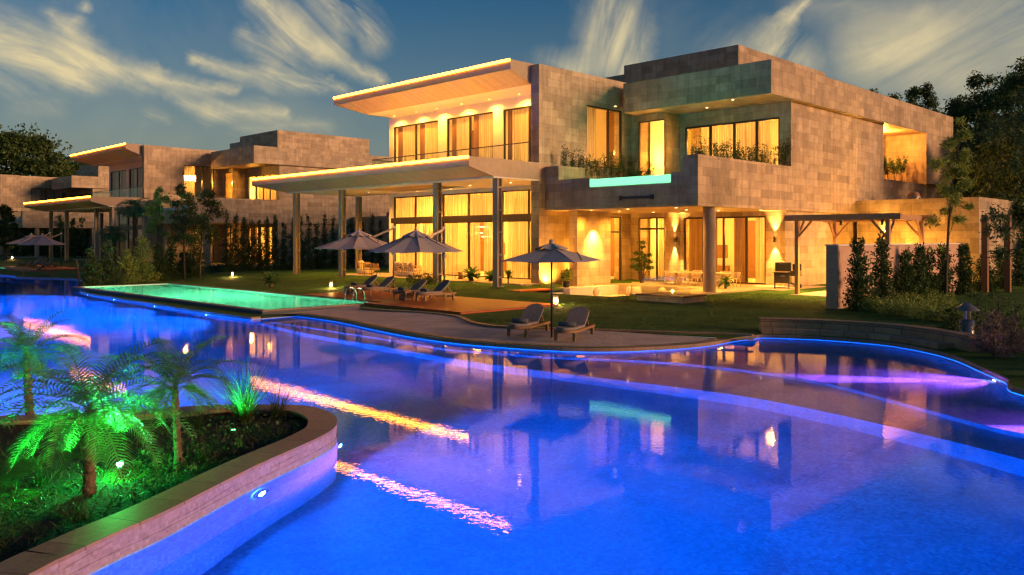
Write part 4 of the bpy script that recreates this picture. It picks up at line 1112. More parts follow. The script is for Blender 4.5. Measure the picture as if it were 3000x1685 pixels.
# rattan sofa group on the terrace
sf = empty('sofa', W(33.6, 43.3, .5), PI / 4, 'round backed woven sofa with cushions on the terrace, seen from behind', 'sofa')
def ringwall(r0, h0, h1, a0, a1, rx, ry, n=26):
    m = MB()
    for k in range(n):
        q = a0 + (a1 - a0) * k / (n - 1)
        m.tube([(rx * math.cos(q) * .93, ry * math.sin(q) * .93, h0), (rx * math.cos(q), ry * math.sin(q), (h0 + h1) / 2), (rx * math.cos(q) * .97, ry * math.sin(q) * .97, h1)], .018, 6)
    m.tube([(rx * math.cos(a0 + (a1 - a0) * k / 40) * .97, ry * math.sin(a0 + (a1 - a0) * k / 40) * .97, h1) for k in range(41)], .025, 8)
    return m
MB().blob((0, 0, .20), (.62, 1.15, .22), 24, 10, 0, .6).build('base', M['cushion'], sf)
ringwall(0, .22, .72, PI * .42, PI * 1.58, .68, 1.2).build('woven_back', M['rattan'], sf)
MB().blob((.05, 0, .42), (.52, 1.0, .10), 22, 8, 0, .5).build('seat_cushion', M['cushion'], sf)
for i, y in enumerate((-.72, -.15, .45, .95)):
    w = W(33.6, 43.3, .5) + Vector(((-.30) * R2 - y * R2, (-.30) * R2 + y * R2, .72)); pillow(w, (.1 * (i - 1.5), -.3, PI / 4), .24, 'cream back pillow on the woven terrace sofa, ' + ['right end', 'second from right', 'second from left', 'left end'][i])
dy = empty('daybed', W(33.6, 48.2, .5), PI / 4 - 1.0, 'rounded cream armchair with a tall pillow at the left of the terrace group', 'armchair')
MB().blob((0, 0, .22), (.55, .6, .24), 20, 10, 0, .6).build('base', M['cushion'], dy); ringwall(0, .3, .8, PI * .45, PI * 1.55, .55, .62, 16).build('woven_back', M['rattan'], dy); MB().blob((-.32, 0, .68), (.12, .42, .28), 16, 8, 0, .6).build('back_cushion', M['cushion'], dy)
def armchair(b, a, rz, label):
    t = empty('armchair', W(b, a, .5), rz, label, 'armchair', 'woven armchairs in the terrace group')
    for x, y in [(-.25, -.27), (.25, -.27), (-.25, .27), (.25, .27)]: MB().tube([(x, y, 0), (x, y, .40)], .014, 6).build('leg', M['blackmetal'], t)
    ringwall(0, .38, .78, PI * .4, PI * 1.6, .34, .36, 18).build('woven_back', M['rattan'], t)
    MB().blob((0, 0, .42), (.30, .30, .07), 16, 8, 0, .6).build('seat', M['cushion'], t)
    return t
armchair(32.9, 46.9, PI / 4 - .6, 'woven armchair beside the cream rounded armchair'); armchair(32.7, 45.8, PI / 4 - .2, 'dark woven armchair left of the big sofa')
ct = empty('coffee_table', W(34.4, 45.4, .5), PI / 4, 'low round slatted coffee table in the terrace group', 'coffee table')
ringwall(0, .0, .34, 0, 2 * PI, .42, .42, 26).build('base', M['rattan'], ct); MB().lathe([(0, .34), (.46, .34), (.46, .38), (0, .38)], n=24).build('top', M['rope'], ct)
def wire_chair(b, a, rz, label):
    t = empty('lounge_chair', W(b, a, .5), rz, label, 'lounge chair', 'wire lounge chairs in front of the living room')
    for x, y in [(-.2, -.25), (.25, -.27), (-.2, .25), (.25, .27)]: MB().tube([(x, y, 0), (x, y, .38)], .011, 6).build('leg', M['blackmetal'], t)
    m = MB()
    for k in range(11):
        y = -.30 + .06 * k; m.tube([(.30, y, .42), (-.22, y, .37), (-.30, y, .42), (-.42, y, .86)], .009, 6)
    for p in [(.30, .42), (-.0, .39), (-.34, .58), (-.42, .86)]: m.tube([(p[0], -.30, p[1]), (p[0], .30, p[1])], .011, 6)
    m.build('wire_shell', M['rope'], t); MB().blob((.02, 0, .43), (.27, .27, .04), 14, 6, 0, .6).build('seat', M['cushion'], t)
    return t
wire_chair(33.9, 38.7, PI / 4 + 1.2, 'wire lounge chair behind the left sago palm'); wire_chair(33.6, 37.4, PI / 4 + 2.2, 'wire lounge chair between the two sago palms')
st_ = empty('side_table', W(33.5, 38.0, .5), 0, 'small wooden drum table between the wire chairs', 'side table'); MB().lathe([(0, .0), (.16, 0), (.12, .22), (.17, .45), (0, .45)], n=16).build('drum', M['teak'], st_)
# ------------------------------------------------------------ pergola, walls on the right
pg = empty('pergola', W(38.2, 18.5, .26), PI / 4, 'timber pergola with braced posts against the side of the house', 'pergola')
OP = (38.2, 18.5, .26)
for b, a in [(38.2, 18.5), (38.2, 14.2), (42.5, 18.5), (42.5, 14.2)]:
    MB(OP).box(b - .09, b + .09, a - .09, a + .09, .0, 3.85).build('post', M['timber'], pg)
m = MB(OP); m.box(38.0, 38.15, 13.6, 19.1, 3.86, 4.14); m.box(42.45, 42.6, 13.6, 19.1, 3.86, 4.14); m.box(38.16, 42.44, 18.42, 18.58, 3.86, 4.12); m.box(38.16, 42.44, 14.12, 14.28, 3.86, 4.12); m.build('beam', M['timber'], pg)
for b, db in [(38.2, 1), (42.5, -1)]:
    for a, da in [(18.5, -1), (14.2, 1)]:
        m = MB(OP); m.bar((b, a + da * .08, 3.1), (b, a + da * .75, 3.86), .09); m.bar((b + db * .08, a, 3.1), (b + db * .75, a, 3.86), .09); m.build('brace', M['timber'], pg)
m = MB(OP)
for k in range(7): m.box(38.4 + k * .62, 38.47 + k * .62, 14.3, 18.4, 4.0, 4.13)
m.build('rafters', M['timber'], pg)
for b, a in [(40.2, 17.2), (40.2, 15.2)]:
    MB(OP).lathe([(0, 3.66), (.07, 3.66), (.07, 3.98), (0, 3.98)], (b, a, 0), 12).build('lamp', M['blackmetal'], pg)
    light('pergola_light', 'SPOT', (b - OP[0], a - OP[1], 3.38), 900, (1., .46, .09), pg, .05, spot=160, blend=.6, aim=(0, 0, -1))
m = MB(); m.box(-.2, 5.4, -.4, 4.6, -.2, .285); o = m.build('pergola_paving', M['floor']); o.location = W(37.9, 14.1, 0); o.rotation_euler = (0, 0, PI / 4); tag(o, kind='structure')
gw_ = empty('garden_wall', W(31.46, 13.65, 0), PI / 4, 'pale rendered garden wall behind the row of laurels', 'wall')
OW = (31.46, 13.65, 0)
m = MB(OW); m.box(31.95, 47, 13.65, 13.95, -.3, 2.70); m.build('panel', M['roughwall'], gw_)
m = MB(OW); m.box(31.46, 31.949, 13.60, 14.05, -.3, 2.71); m.build('end_pier', M['roughwall'], gw_)
m = MB(OW); m.box(31.40, 47, 13.56, 14.09, 2.712, 2.77); m.build('cap', M['plaster'], gw_)
for i, (x, h_) in enumerate([(2886, 4.2), (2952, 4.2)]):
    p = Vector(((x - CX) / F * 42, 42, 0)); o = MB().box(-.14, .14, -.14, .14, -.3, h_).build('timber_post', M['teak']); o.location = p; o.rotation_euler = (0, 0, PI / 4); tag(o, ['square timber post behind the garden wall, left of the two', 'square timber post behind the garden wall, right of the two'][i], 'post', 'timber posts behind the garden wall')
# curved seat wall by the water
sc = catmull([px(*p) for p in seat_px] + [px(2772, 1046)], 6)
so_ = sc[0].copy(); sw = empty('seat_wall', so_, 0, 'curved stone wall with a bench along the water on the right', 'seat wall')
def loc_strip(path, d0, d1, z0, z1, name, mt):
    mb = strip(path, d0, d1, z0, z1); k = MB(so_); k.add(mb.v, mb.f); o = k.build(name, mt, sw, bevel=.01); strip_uv(o, [p - so_ for p in path]); return o
loc_strip(sc[:-4], -.62, -.16, -.1, .26, 'bench', M['stone2']); loc_strip(sc, -.95, -.625, -.1, .49, 'back_wall', M['stone2']); loc_strip(sc, -1.0, -.60, .492, .53, 'cap', M['coping'])
# metal garden chimney lamp
gl = empty('path_lamp', ((2832 - CX) / F * 23.5, 23.5, .25), 0, 'metal bollard lamp with a conical cap among the round shrubs', 'bollard lamp')
MB().lathe([(.20, -.1), (.20, .42), (.14, .44)], n=18).build('base', M['greymetal'], gl); MB().lathe([(.12, .44), (.12, .72)], n=18).build('cylinder', M['chrome'], gl); MB().lathe([(.34, .70), (.33, .72), (.0, .96)], n=20).build('cap', M['greymetal'], gl)
# ================================================================== PLANTS
def plant(name, loc, label, cat, group=None): return empty(name, loc, 0, label, cat, group)
def leaves(o, name, C, size, mt, **k):
    return link(name, quads_mesh(name, leaf_quads(np.asarray(C), size, **k), M[mt]), o)
def stem(o, pts, r, mt='bark', name='trunk', n=7):
    return MB().tube(pts, r, n).build(name, M[mt], o)
def column_shrub(loc, h, r, n, leaf, mt, label, cat='shrub', name='shrub', group=None, rag=.35, asp=2.2):
    """upright shrub: leafy clumps stacked round a stem, ragged outline"""
    o = plant(name, loc, label, cat, group)
    cl = []
    k = max(5, int(h / r * 2.2))
    for i in range(k):
        f = (i + .6) / k; w = r * (1.05 - .75 * f ** 1.6) * random.uniform(1 - rag, 1 + rag * .5)
        q = random.uniform(0, 2 * PI); d = r * .45 * random.uniform(0, 1) * (1 - f * .7)
        cl.append(((d * math.cos(q), d * math.sin(q), h * f), (w * .85, w * .85, h / k * random.uniform(.8, 1.3))))
    for i in range(3):                                    # leader shoots
        q = random.uniform(0, 2 * PI); cl.append(((.25 * r * math.cos(q), .25 * r * math.sin(q), h * random.uniform(.88, 1.)), (r * .16, r * .16, h * .07)))
    C, u = clump_points(cl, n, .25)
    C[:, 2] = np.maximum(C[:, 2], .03)
    leaves(o, 'foliage', C, leaf, mt, D=u * .6 + np.array([0, 0, .5]), jit=.55, aspect=asp)
    stem(o, [(0, 0, -.05), (.02, .01, h * .5), (0, 0, h * .9)], [r * .07, r * .05, .008], name='stem')
    return o
def round_shrub(loc, r, n, leaf, mt, label, group=None, hz=.85, name='round_shrub', cat='shrub'):
    o = plant(name, loc, label, cat, group)
    cl = [((0, 0, r * hz * .75), (r, r, r * hz))] + [((r * .6 * math.cos(q), r * .6 * math.sin(q), r * random.uniform(.5, 1.) * hz), (r * .5, r * .5, r * .45)) for q in [random.uniform(0, 6.3) for _ in range(6)]]
    C, u = clump_points(cl, n, .6); C[:, 2] = np.maximum(C[:, 2], .01)
    leaves(o, 'foliage', C, leaf, mt, D=u, jit=.5)
    stem(o, [(0, 0, -.05), (0, 0, r * .8)], [.03, .01], name='stem')
    return o
def tree(loc, h, crown, n, leaf, mt, label, group=None, name='tree', lean=(0, 0), tr=.18, z0=.35, droop=.2, asp=2.2, shell=.35, fork=6):
    """tapered trunk with limbs; crown of clumps between z0*h and h; crown = radius"""
    o = plant(name, loc, label, 'tree', group)
    top = Vector((lean[0], lean[1], h))
    def axis(f): return Vector((lean[0] * f * f, lean[1] * f * f, h * f))
    t = MB(); t.tube([axis(0) - Vector((0, 0, .2)), axis(.15), axis(.4), axis(.7), axis(.93)], [tr * 1.3, tr, tr * .75, tr * .4, .02], 8)
    cl = []
    for i in range(fork * 4):
        f = z0 + (1 - z0) * (i + random.random()) / (fork * 4)
        q = random.uniform(0, 2 * PI) if i else 0
        prof = math.sin(PI * min(1, (f - z0) / (1 - z0) * .86 + .14)) ** .6
        d = crown * prof * random.uniform(.25, .85)
        p = axis(f * .96) + Vector((d * math.cos(q), d * math.sin(q), random.uniform(-.02, .05) * h))
        s = crown * random.uniform(.22, .42)
        cl.append((tuple(p), (s, s, s * random.uniform(.6, .95))))
        if i % 2 == 0: t.tube([axis(max(.1, f - .12)), (axis(f - .04) + p) / 2, p], [tr * .3, tr * .16, .012], 5, False)
    t.build('trunk', M['bark'], o)
    C, u = clump_points(cl, n, shell)
    leaves(o, 'crown', C, leaf, mt, D=u, jit=.8, droop=droop, aspect=asp)
    return o
def palm(loc, th, tr, nf, fl, label, lf=.20, sag=.9, up=.9, group=None, name='palm', mt='palmleaf', nl=30, lean=(0, 0), stiff=False, cat='palm', w=.0095):
    o = plant(name, loc, label, cat, group)
    if th > 0:
        m = MB(); pts = [(lean[0] * f, lean[1] * f, th * f - .05 * (f == 0)) for f in [i / 14 for i in range(15)]]
        m.tube(pts, [tr * (1.15 - .25 * (i / 14)) * (1.12 if i % 2 else .92) for i in range(15)], 10)
        for k in range(int(26 * th)):                      # old leaf bases
            f = random.uniform(.12, .98); q = random.uniform(0, 6.28); x, y, z = lean[0] * f, lean[1] * f, th * f
            m.bar((x + tr * .8 * math.cos(q), y + tr * .8 * math.sin(q), z), (x + tr * 1.5 * math.cos(q), y + tr * 1.5 * math.sin(q), z + tr * .9), .03, .012)
        m.build('trunk', M['palmbark'], o)
    Q = []; rm = MB()
    for i in range(nf):
        q = 2.4 * i + random.uniform(-.2, .2); e = up * (1 - i / nf * 1.25) + random.uniform(-.1, .1)   # elevation at start
        L_ = fl * random.uniform(.82, 1.1) * (.75 + .25 * math.sin(PI * min(1, .25 + i / nf)))
        p = Vector((lean[0], lean[1], th)); d = Vector((math.cos(q) * math.cos(e), math.sin(q) * math.cos(e), math.sin(e)))
        side = Vector((-math.sin(q), math.cos(q), 0)); pts = [p.copy()]
        for k in range(nl):
            f = k / nl
            d = (d + Vector((0, 0, -sag * (1.2 / nl) * (.35 + f)))).normalized()
            p = p + d * (L_ / nl); pts.append(p.copy())
            if f < .10: continue
            upv = side.cross(d).normalized() * -1
            if upv.z < 0: upv = -upv
            ll = lf * (math.sin(PI * (.12 + .86 * f)) ** .55) * random.uniform(.85, 1.1)
            for s in (-1, 1):
                dv = (side * s * .86 + d * .55 + upv * (.28 if not stiff else .45)).normalized()
                tip = p + dv * ll - Vector((0, 0, ll * (.28 if not stiff else .0) * random.uniform(.5, 1.4)))
                mid = p + dv * ll * .5; r = d * w
                Q.append([p - r, p + r, mid + r * .9, mid - r * .9]); Q.append([mid - r * .9, mid + r * .9, tip + r * .1, tip - r * .1])
        for a, b in zip(pts, pts[1:]):
            r = side * .008; Q.append([a - r, a + r, b + r, b - r])
    link('fronds', quads_mesh('fronds', np.array([[tuple(v) for v in f] for f in Q]), M[mt]), o)
    return o
def grass_clump(loc, n, h, w, label, group='ornamental grasses in the planter', mt='grassblade', spread=.7):
    o = plant('ornamental_grass', loc, label, 'grass clump', group); Q = []
    for i in range(n):
        q = random.uniform(0, 6.28); e = random.uniform(.9, 1.5) - .25 * abs(random.gauss(0, 1)) * spread
        d = Vector((math.cos(q) * math.cos(e), math.sin(q) * math.cos(e), math.sin(e))); p = Vector((random.gauss(0, .04), random.gauss(0, .04), 0)); L_ = h * random.uniform(.55, 1.15)
        side = Vector((-math.sin(q), math.cos(q), 0)); K_ = 9
        for k in range(K_):
            d = (d + Vector((math.cos(q) * .05, math.sin(q) * .05, -.13 * (k / K_) ** 1.2 * spread * 1.6))).normalized(); p2 = p + d * L_ / K_
            w0, w1 = w * (1 - k / K_) + .0005, w * (1 - (k + 1) / K_) + .0004
            Q.append([p - side * w0, p + side * w0, p2 + side * w1, p2 - side * w1]); p = p2
    link('blades', quads_mesh('blades', np.array([[tuple(v) for v in f] for f in Q]), M[mt]), o); return o
# planter palms and grasses
def pz(x, y, z): p = px(x, y, z); return (p.x, p.y, z)
palm(pz(88, 1226, .19), 1.0, .055, 28, 1.0, 'green lit palm at the left edge of the planter', lf=.22, sag=1.25, up=1.2, group='green lit palms in the planter', lean=(-.06, 0), nl=24)
palm(pz(262, 1446, .19), 0.92, .06, 40, 1.25, 'largest palm of the planter, green spotlight at its foot', lf=.24, sag=1.5, up=1.1, group='green lit palms in the planter', nl=28)
palm(pz(523, 1366, .19), 0.98, .042, 26, .9, 'slim palm of the planter between the spotlight and the tall grass', lf=.2, sag=1.2, up=1.15, group='green lit palms in the planter', lean=(-.06, .03), nl=24)
grass_clump(pz(715, 1240, .19), 260, 1.5, .0045, 'tall fountain grass lit green in the planter')
grass_clump(pz(812, 1222, .19), 150, .85, .003, 'dark fine grass clump at the tip of the planter')
grass_clump(pz(585, 1255, .19), 90, .5, .004, 'short grass clump right of the slim palm')
grass_clump(pz(600, 1345, .19), 50, .42, .004, 'dry straggly grass tuft in front of the tall grass', mt='leaf_olive', spread=1.6)
grass_clump(pz(700, 1300, .19), 26, .5, .004, 'flattened dry stems near the planter kerb', mt='leaf_olive', spread=2.4)
grass_clump(pz(120, 1420, .19), 60, .45, .004, 'green lit grass tuft left of the largest palm')
grass_clump(pz(230, 1530, .19), 70, .34, .005, 'green lit grass tuft in front of the largest palm')
# green spotlight on a spike
sl = empty('spotlight', pz(352, 1392, .19), 0, 'green garden spotlight glowing at the foot of the largest palm', 'spotlight')
gd = Vector((-.35, -.75, .62)).normalized(); c_ = Vector((0, 0, .13))
m = MB(); m.tube([c_ - gd * .10, c_ + gd * .0], [.045, .05], 14); m.tube([(0, 0, -.05), (0, 0, .10)], .012, 6); m.build('housing', M['blackmetal'], sl)
m = MB(); m.blob(c_ + gd * .008, (.032, .032, .032), 14, 10); m.build('lens', M['greenspot'], sl)
light('spotlight_light', 'POINT', c_ + gd * .10 + Vector((0, 0, .03)), 28, (.03, 1., .12), sl, .05)
light('spotlight_light', 'SPOT', c_ + gd * .07, 190, (.03, 1., .12), sl, .04, spot=140, blend=.7, aim=Vector((-.45, -.5, .75)))
for (x, y, xx) in [(-7.4, 11.4, 160), (-4.02, 11.85, 120)]:
    s2 = empty('spotlight', (x, y, .19), 0, 'small green spotlight hidden in the planter ' + ('by the left palm' if x < -6 else 'at the foot of the tall grass'), 'spotlight')
    MB().tube([(0, 0, -.05), (0, 0, .05)], .035, 12).build('housing', M['blackmetal'], s2); MB().lathe([(0, .052), (.03, .052)], n=12).build('lens', M['greensmall'], s2)
    light('spotlight_light', 'SPOT', (0, 0, .07), xx, (.03, 1., .15), s2, .04, spot=130, blend=.6, aim=(-.15 if x < -6 else -.05, .25, 1))
# laurels along the garden wall
GL = 'young laurels along the garden wall'
pos = [(2514, 702), (2582, 698), (2652, 742), (2690, 728), (2722, 736), (2764, 730), (2822, 718), (2884, 745), (2930, 725), (2985, 735)]
nm = ['at the left end of the row by the wall pier', 'second from the wall pier', 'third from the wall pier', 'fourth from the wall pier', 'left of the slender tree trunk', 'right behind the slender tree trunk', 'first right of the slender tree', 'second right of the slender tree', 'third right of the slender tree', 'at the right edge of the photo']
for (x, yt), t in zip(pos, nm):
    a_ = 12.85; dx_ = (x - CX) / F; Y = R2 * (a_ + a_ * (1 + dx_) / (1 - dx_)); h = 3 - (yt - HY) * Y / F - .2
    column_shrub(((x - CX) / F * Y, Y, .2), h * random.uniform(.97, 1.03), .72, 2600, .15, 'leaf', 'young dark laurel ' + t, name='laurel', group=GL, asp=2.6)
# clipped low shrubs
GRS = 'round low shrubs by the garden wall'
pts_ = [(1430, 338), (1530, 352), (1605, 372), (1660, 352), (1735, 378), (1560, 300), (1645, 285), (1740, 290), (1830, 395), (1835, 320), (1925, 410), (1920, 330), (2010, 350), (2050, 425), (1990, 290), (1860, 262)]
for i, (x, y) in enumerate(pts_):
    p = px(2000 + x / 2.576, 780 + y / 2.576 + 6, .2)
    front = y > 335
    round_shrub((p.x, p.y, .17), random.uniform(.40, .52), 900, .085, 'leaf_fresh', ('low rounded shrub in the front row by the lawn' if front else 'low rounded shrub in the back row under the laurels'), group=GRS + (', front row' if front else ', back row'))
# slender tree in front of the wall
tree(((2771 - CX) / F * 36.6, 36.6, .2), 8.0, 1.2, 5200, .19, 'leaf_fresh', 'slender young tree with feathery crown in front of the garden wall', name='slender_tree', lean=(.7, 0), tr=.07, z0=.44, droop=.1, asp=4.5, shell=.1)
tree((14.6, 23.2, .2), 8.2, 1.3, 5200, .15, 'leaf_dark', 'dark leaning tree at the right edge of the photo', name='slender_tree', lean=(.5, .2), tr=.075, z0=.22, asp=3.5, shell=.1)
# feathery border at lower right
for i, (x, y, r, mt) in enumerate([(10.7, 19.4, .5, 'leaf_mauve'), (11.6, 20.2, .6, 'leaf_mauve'), (12.4, 21.2, .6, 'leaf_mauve'), (11.9, 18.6, .6, 'leaf_mauve'), (13.0, 19.6, .7, 'leaf_mauve'), (12.2, 22.8, .6, 'leaf_dark'), (13.6, 22.2, .7, 'leaf_dark'), (13.9, 24.6, .8, 'leaf_dark'), (14.9, 25.2, .8, 'leaf_dark'), (11.3, 17.2, .45, 'leaf_dark'), (12.6, 17.4, .6, 'leaf_mauve')]):
    o = column_shrub((x + (.95 if y < 20.5 else .3), y + .45, .15), r * 1.45, r, 1300, .11, mt, ['feathery mauve shrub above the right bank of the lagoon', 'dark leafy shrub behind the feathery mauve border'][mt == 'leaf_dark'], name='border_shrub', group='border shrubs on the right bank, ' + ('mauve' if mt != 'leaf_dark' else 'dark'), rag=.5, asp=5.)
column_shrub((10.95, 17.0, .12), .62, .26, 420, .10, 'leaf_red', 'small red leaved plant at the right edge above the lagoon', name='red_plant')
# tall trees behind the villa on the right
GT = 'tall dark trees behind the villa on the right'
tt = [(2555, 268, 105, 1.9), (2612, 262, 108, 1.9), (2672, 236, 100, 2.0), (2720, 232, 100, 2.2), (2778, 350, 80, 1.8), (2812, 280, 78, 2.1), (2858, 232, 76, 2.3), (2902, 236, 74, 2.2), (2948, 222, 70, 2.2), (2998, 176, 66, 2.5), (2838, 430, 66, 2.4), (2898, 400, 62, 2.4), (2955, 380, 58, 2.6), (3010, 330, 54, 2.6), (3060, 200, 64, 3.)]
for i, (x, yt, Y, r) in enumerate(tt):
    h = 3 + (HY - yt) * Y / F
    tree(((x - CX) / F * Y, Y, .1), h, r * 1.25, 9000, .34, 'leaf_dark' if i % 3 else 'leaf_olive', 'tall dark tree rising behind the right end of the villa', group=GT, name='tall_tree', tr=.2, z0=.12, asp=2.6, shell=.1, droop=.5, fork=11)
# umbrella pines far left
for (x, yt, Y, w_, lab) in [(62, 384, 150, 270, 'large domed pine at the far left behind the farthest villa'), (222, 470, 158, 170, 'smaller domed pine behind the roof of the second villa'), (310, 520, 165, 120, 'low domed pine right behind the second villa')]:
    h = 3 + (HY - yt) * Y / F; r = w_ / 2 * Y / F; o = plant('pine_tree', ((x - CX) / F * Y, Y, 0), lab, 'tree', 'domed pines behind the far villas')
    stem(o, [(0, 0, -.3), (.3, 0, h * .4), (0, 0, h * .75)], [.6, .45, .2])
    cl = [((0, 0, h * .66), (r * .96, r * .96, h * .33))]
    for k in range(34):
        q, f = random.uniform(0, 6.28), random.uniform(0, 1.4)
        cl.append(((r * .85 * math.cos(q) * math.cos(f), r * .85 * math.sin(q) * math.cos(f), h * .64 + h * .29 * math.sin(f)), (r * .22, r * .22, r * .15)))
    C, u = clump_points(cl, 16000, .72); leaves(o, 'crown', C, .75, 'leaf_pine', D=u, jit=.9)
for (x, yt, Y, r, mt) in [(1090, 560, 108, 2.6, 'leaf_olive'), (1130, 575, 105, 2.2, 'leaf_dark'), (1055, 580, 112, 2.4, 'leaf_dark'), (15, 610, 100, 1.8, 'leaf_olive')]:
    tree(((x - CX) / F * Y, Y, .2), 3 + (HY - yt) * Y / F, r, 3000, .35, mt, 'broad tree far back at the left edge' if x < 100 else 'broad tree far behind the terrace canopy', group=None if x < 100 else 'trees behind the terrace canopy', name='broad_tree', z0=.25)
# cypress screen between the villas
GCY = 'row of narrow cypresses between the villas'
xs = [664, 690, 714, 738, 760, 782, 806, 832, 856, 880, 904, 927, 950, 976, 1004, 1032, 1062, 1090, 1114]
for i, x in enumerate(xs):
    dx = (x - CX) / F; a_ = 61.5; b_ = a_ * (1 + dx) / (1 - dx); Y = R2 * (a_ + b_)
    o = column_shrub((dx * Y, Y, .3), random.uniform(3.9, 5.0), random.uniform(.5, .68), 1500, .17, 'leaf_dark', 'narrow dark cypress in the screen between the two villas', name='cypress', group=GCY, cat='cypress', asp=2.5)
# planting on the point between the pools
GB = 'bushes on the point before the second villa'
bl = [(268, 731, 836, .95, 'leaf', 'broad dark bush nearest the water on the point'), (320, 716, 833, 1.1, 'leaf', 'tall rounded bush second from the water'), (370, 733, 829, .85, 'leaf_fresh', 'lighter bush in the middle of the point'), (418, 700, 826, 1.1, 'leaf_fresh', 'tall light green bush in the middle of the point'), (462, 719, 822, .8, 'leaf_dark', 'dark narrow bush behind the light green one'), (498, 705, 818, .95, 'leaf_dark', 'dark rounded bush left of the leaning trunks'), (566, 690, 812, 1.5, 'leaf_dark', 'wide dark bush at the right end of the group'), (540, 740, 815, .9, 'leaf', 'low bush under the leaning trunks')]
for (x, yt, yb, r, mt, lab) in bl:
    p = px(x, yb, .2); h = (yb - yt) * p.y / F
    o = column_shrub((p.x, p.y, .15), h, r, 2600, .15, mt, lab, name='bush', group=GB, rag=.3)
for (x, yt, Y, r, lean, lab, z0) in [(462, 560, 57, 1.05, (.2, 0), 'thin tree with a narrow crown left of the leaning pair', .5), (540, 552, 56, 1.3, (-.3, .2), 'thin leaning tree, left of the pair on the point', .42), (585, 562, 57, 1.5, (.9, 0), 'thin leaning tree, right of the pair on the point', .40)]:
    tree(((x - CX) / F * Y, Y, .2), 3 + (HY - yt) * Y / F, r, 3200, .21, 'leaf_olive' if x > 500 else 'leaf_fresh', lab, group='thin trees on the point', name='thin_tree', lean=lean, tr=.07, z0=z0, asp=3., shell=.15)
palm(((394 - CX) / F * 58, 58, .2), 5.0, .13, 26, 1.5, 'slim palm in front of the second villa balcony', lf=.5, sag=2.0, up=1.0, w=.03, nl=18)
palm(((335 - CX) / F * 60, 60, .2), 3.2, .13, 24, 1.4, 'shorter palm left of the slim palm, before the second villa', lf=.45, sag=2.0, up=1.0, w=.03, nl=18)
p = px(640, 797, .25)
for i in range(4): round_shrub((p.x + i * .8 - .6, p.y + .4 * (i % 2), .2), .55, 700, .12, 'leaf_olive', 'low shrub behind the far lantern at the end of the pool', group='low shrubs behind the far lantern')
st = px(237, 836, .12); q = MB().tube([(0, 0, -.6), (-.18, 0, .9), (-.28, 0, 1.6)], [.07, .055, .04], 8).build('stump', M['bark']); q.location = (st.x, st.y, .1); tag(q, 'leaning dark stump at the water edge beside the bushes', 'stump')
# small palms, pots and shrubs before the house
GS = 'small sago palms round the house'
palm(pz(794, 838, .3), .22, .10, 26, .62, 'lone dark sago palm on the lawn behind the green pool', lf=.16, sag=.4, up=1.2, stiff=True, group=GS, w=.012)
palm((*W(32.6, 36.0).xy, .45), .32, .12, 30, .72, 'sago palm in front of the living room, left of the tall steel column', lf=.18, sag=.5, up=1.1, stiff=True, group=GS, w=.012)
palm((*W(33.4, 35.0).xy, .5), .15, .11, 30, .66, 'sago palm in front of the living room, nearest the steel column on its left side', lf=.18, sag=.5, up=1.1, stiff=True, group=GS, w=.012)
palm((*W(32.3, 32.6).xy, .4), .55, .04, 20, .38, 'thin small yucca right of the nearest steel column', lf=.14, sag=.6, up=1.2, group=None, name='yucca')
palm((*W(39.0, 22.9).xy, .33), .35, .06, 18, .62, 'small palm on the patio beside the round column', lf=.2, sag=1.4, up=1.1, group=None)
for i, (dx, dy, r) in enumerate([(0, 0, .42), (.55, .15, .46), (1.0, .05, .38)]):
    round_shrub((-5.55 + dx, 46.4 + dy, .36), r, 900, .07, 'leaf_dark', 'dark boxwood ball before the terrace, ' + ['left one of three', 'middle one of three', 'right one of three'][i], group='boxwood balls before the terrace', hz=1.)
pt_ = empty('potted_plant', W(33.9, 29.7, .32), 0, 'trailing plant in a pot on the end of the lounge wall by the stone pier', 'potted plant')
MB().lathe([(.0, .0), (.16, 0), (.22, .34), (.19, .34), (.0, .30)], n=18).build('pot', M['blackmetal'], pt_)
C, u = clump_points([((0, 0, .62), (.38, .38, .34)), ((.1, -.1, .85), (.25, .25, .2))], 420, .3); leaves(pt_, 'foliage', C, .15, 'leaf_fresh', D=u, jit=.6, asp=3.) if False else leaves(pt_, 'foliage', C, .15, 'leaf_fresh', D=u, jit=.6)
# cloud pruned tree
bz = plant('cloud_tree', (*W(40.5, 29.45).xy, .33), 'cloud pruned multi stem tree with flat leafy pads in the lit courtyard', 'tree')
t = MB(); cl = []
for (x, y, z, r) in [(0, 0, 2.42, .30), (.05, 0, 2.15, .26), (-.18, .1, 1.78, .36), (.34, -.1, 1.66, .32), (-.36, 0, 1.38, .36), (.32, .15, 1.28, .42), (.0, -.25, 1.5, .34), (-.42, -.1, .98, .38), (.44, 0, .92, .36), (.02, .2, 1.05, .42), (-.15, -.3, .80, .30)]:
    cl.append(((x, y, z), (r, r, r * .38))); t.tube([(x * .18, y * .18, 0), (x * .35, y * .35, z * .5), (x * .9, y * .9, z - .05)], [.045, .035, .015], 6)
t.build('trunk', M['bark'], bz); C, u = clump_points(cl, 3600, .3); leaves(bz, 'foliage', C, .085, 'leaf', D=u + np.array([0, 0, .8]), jit=.6)
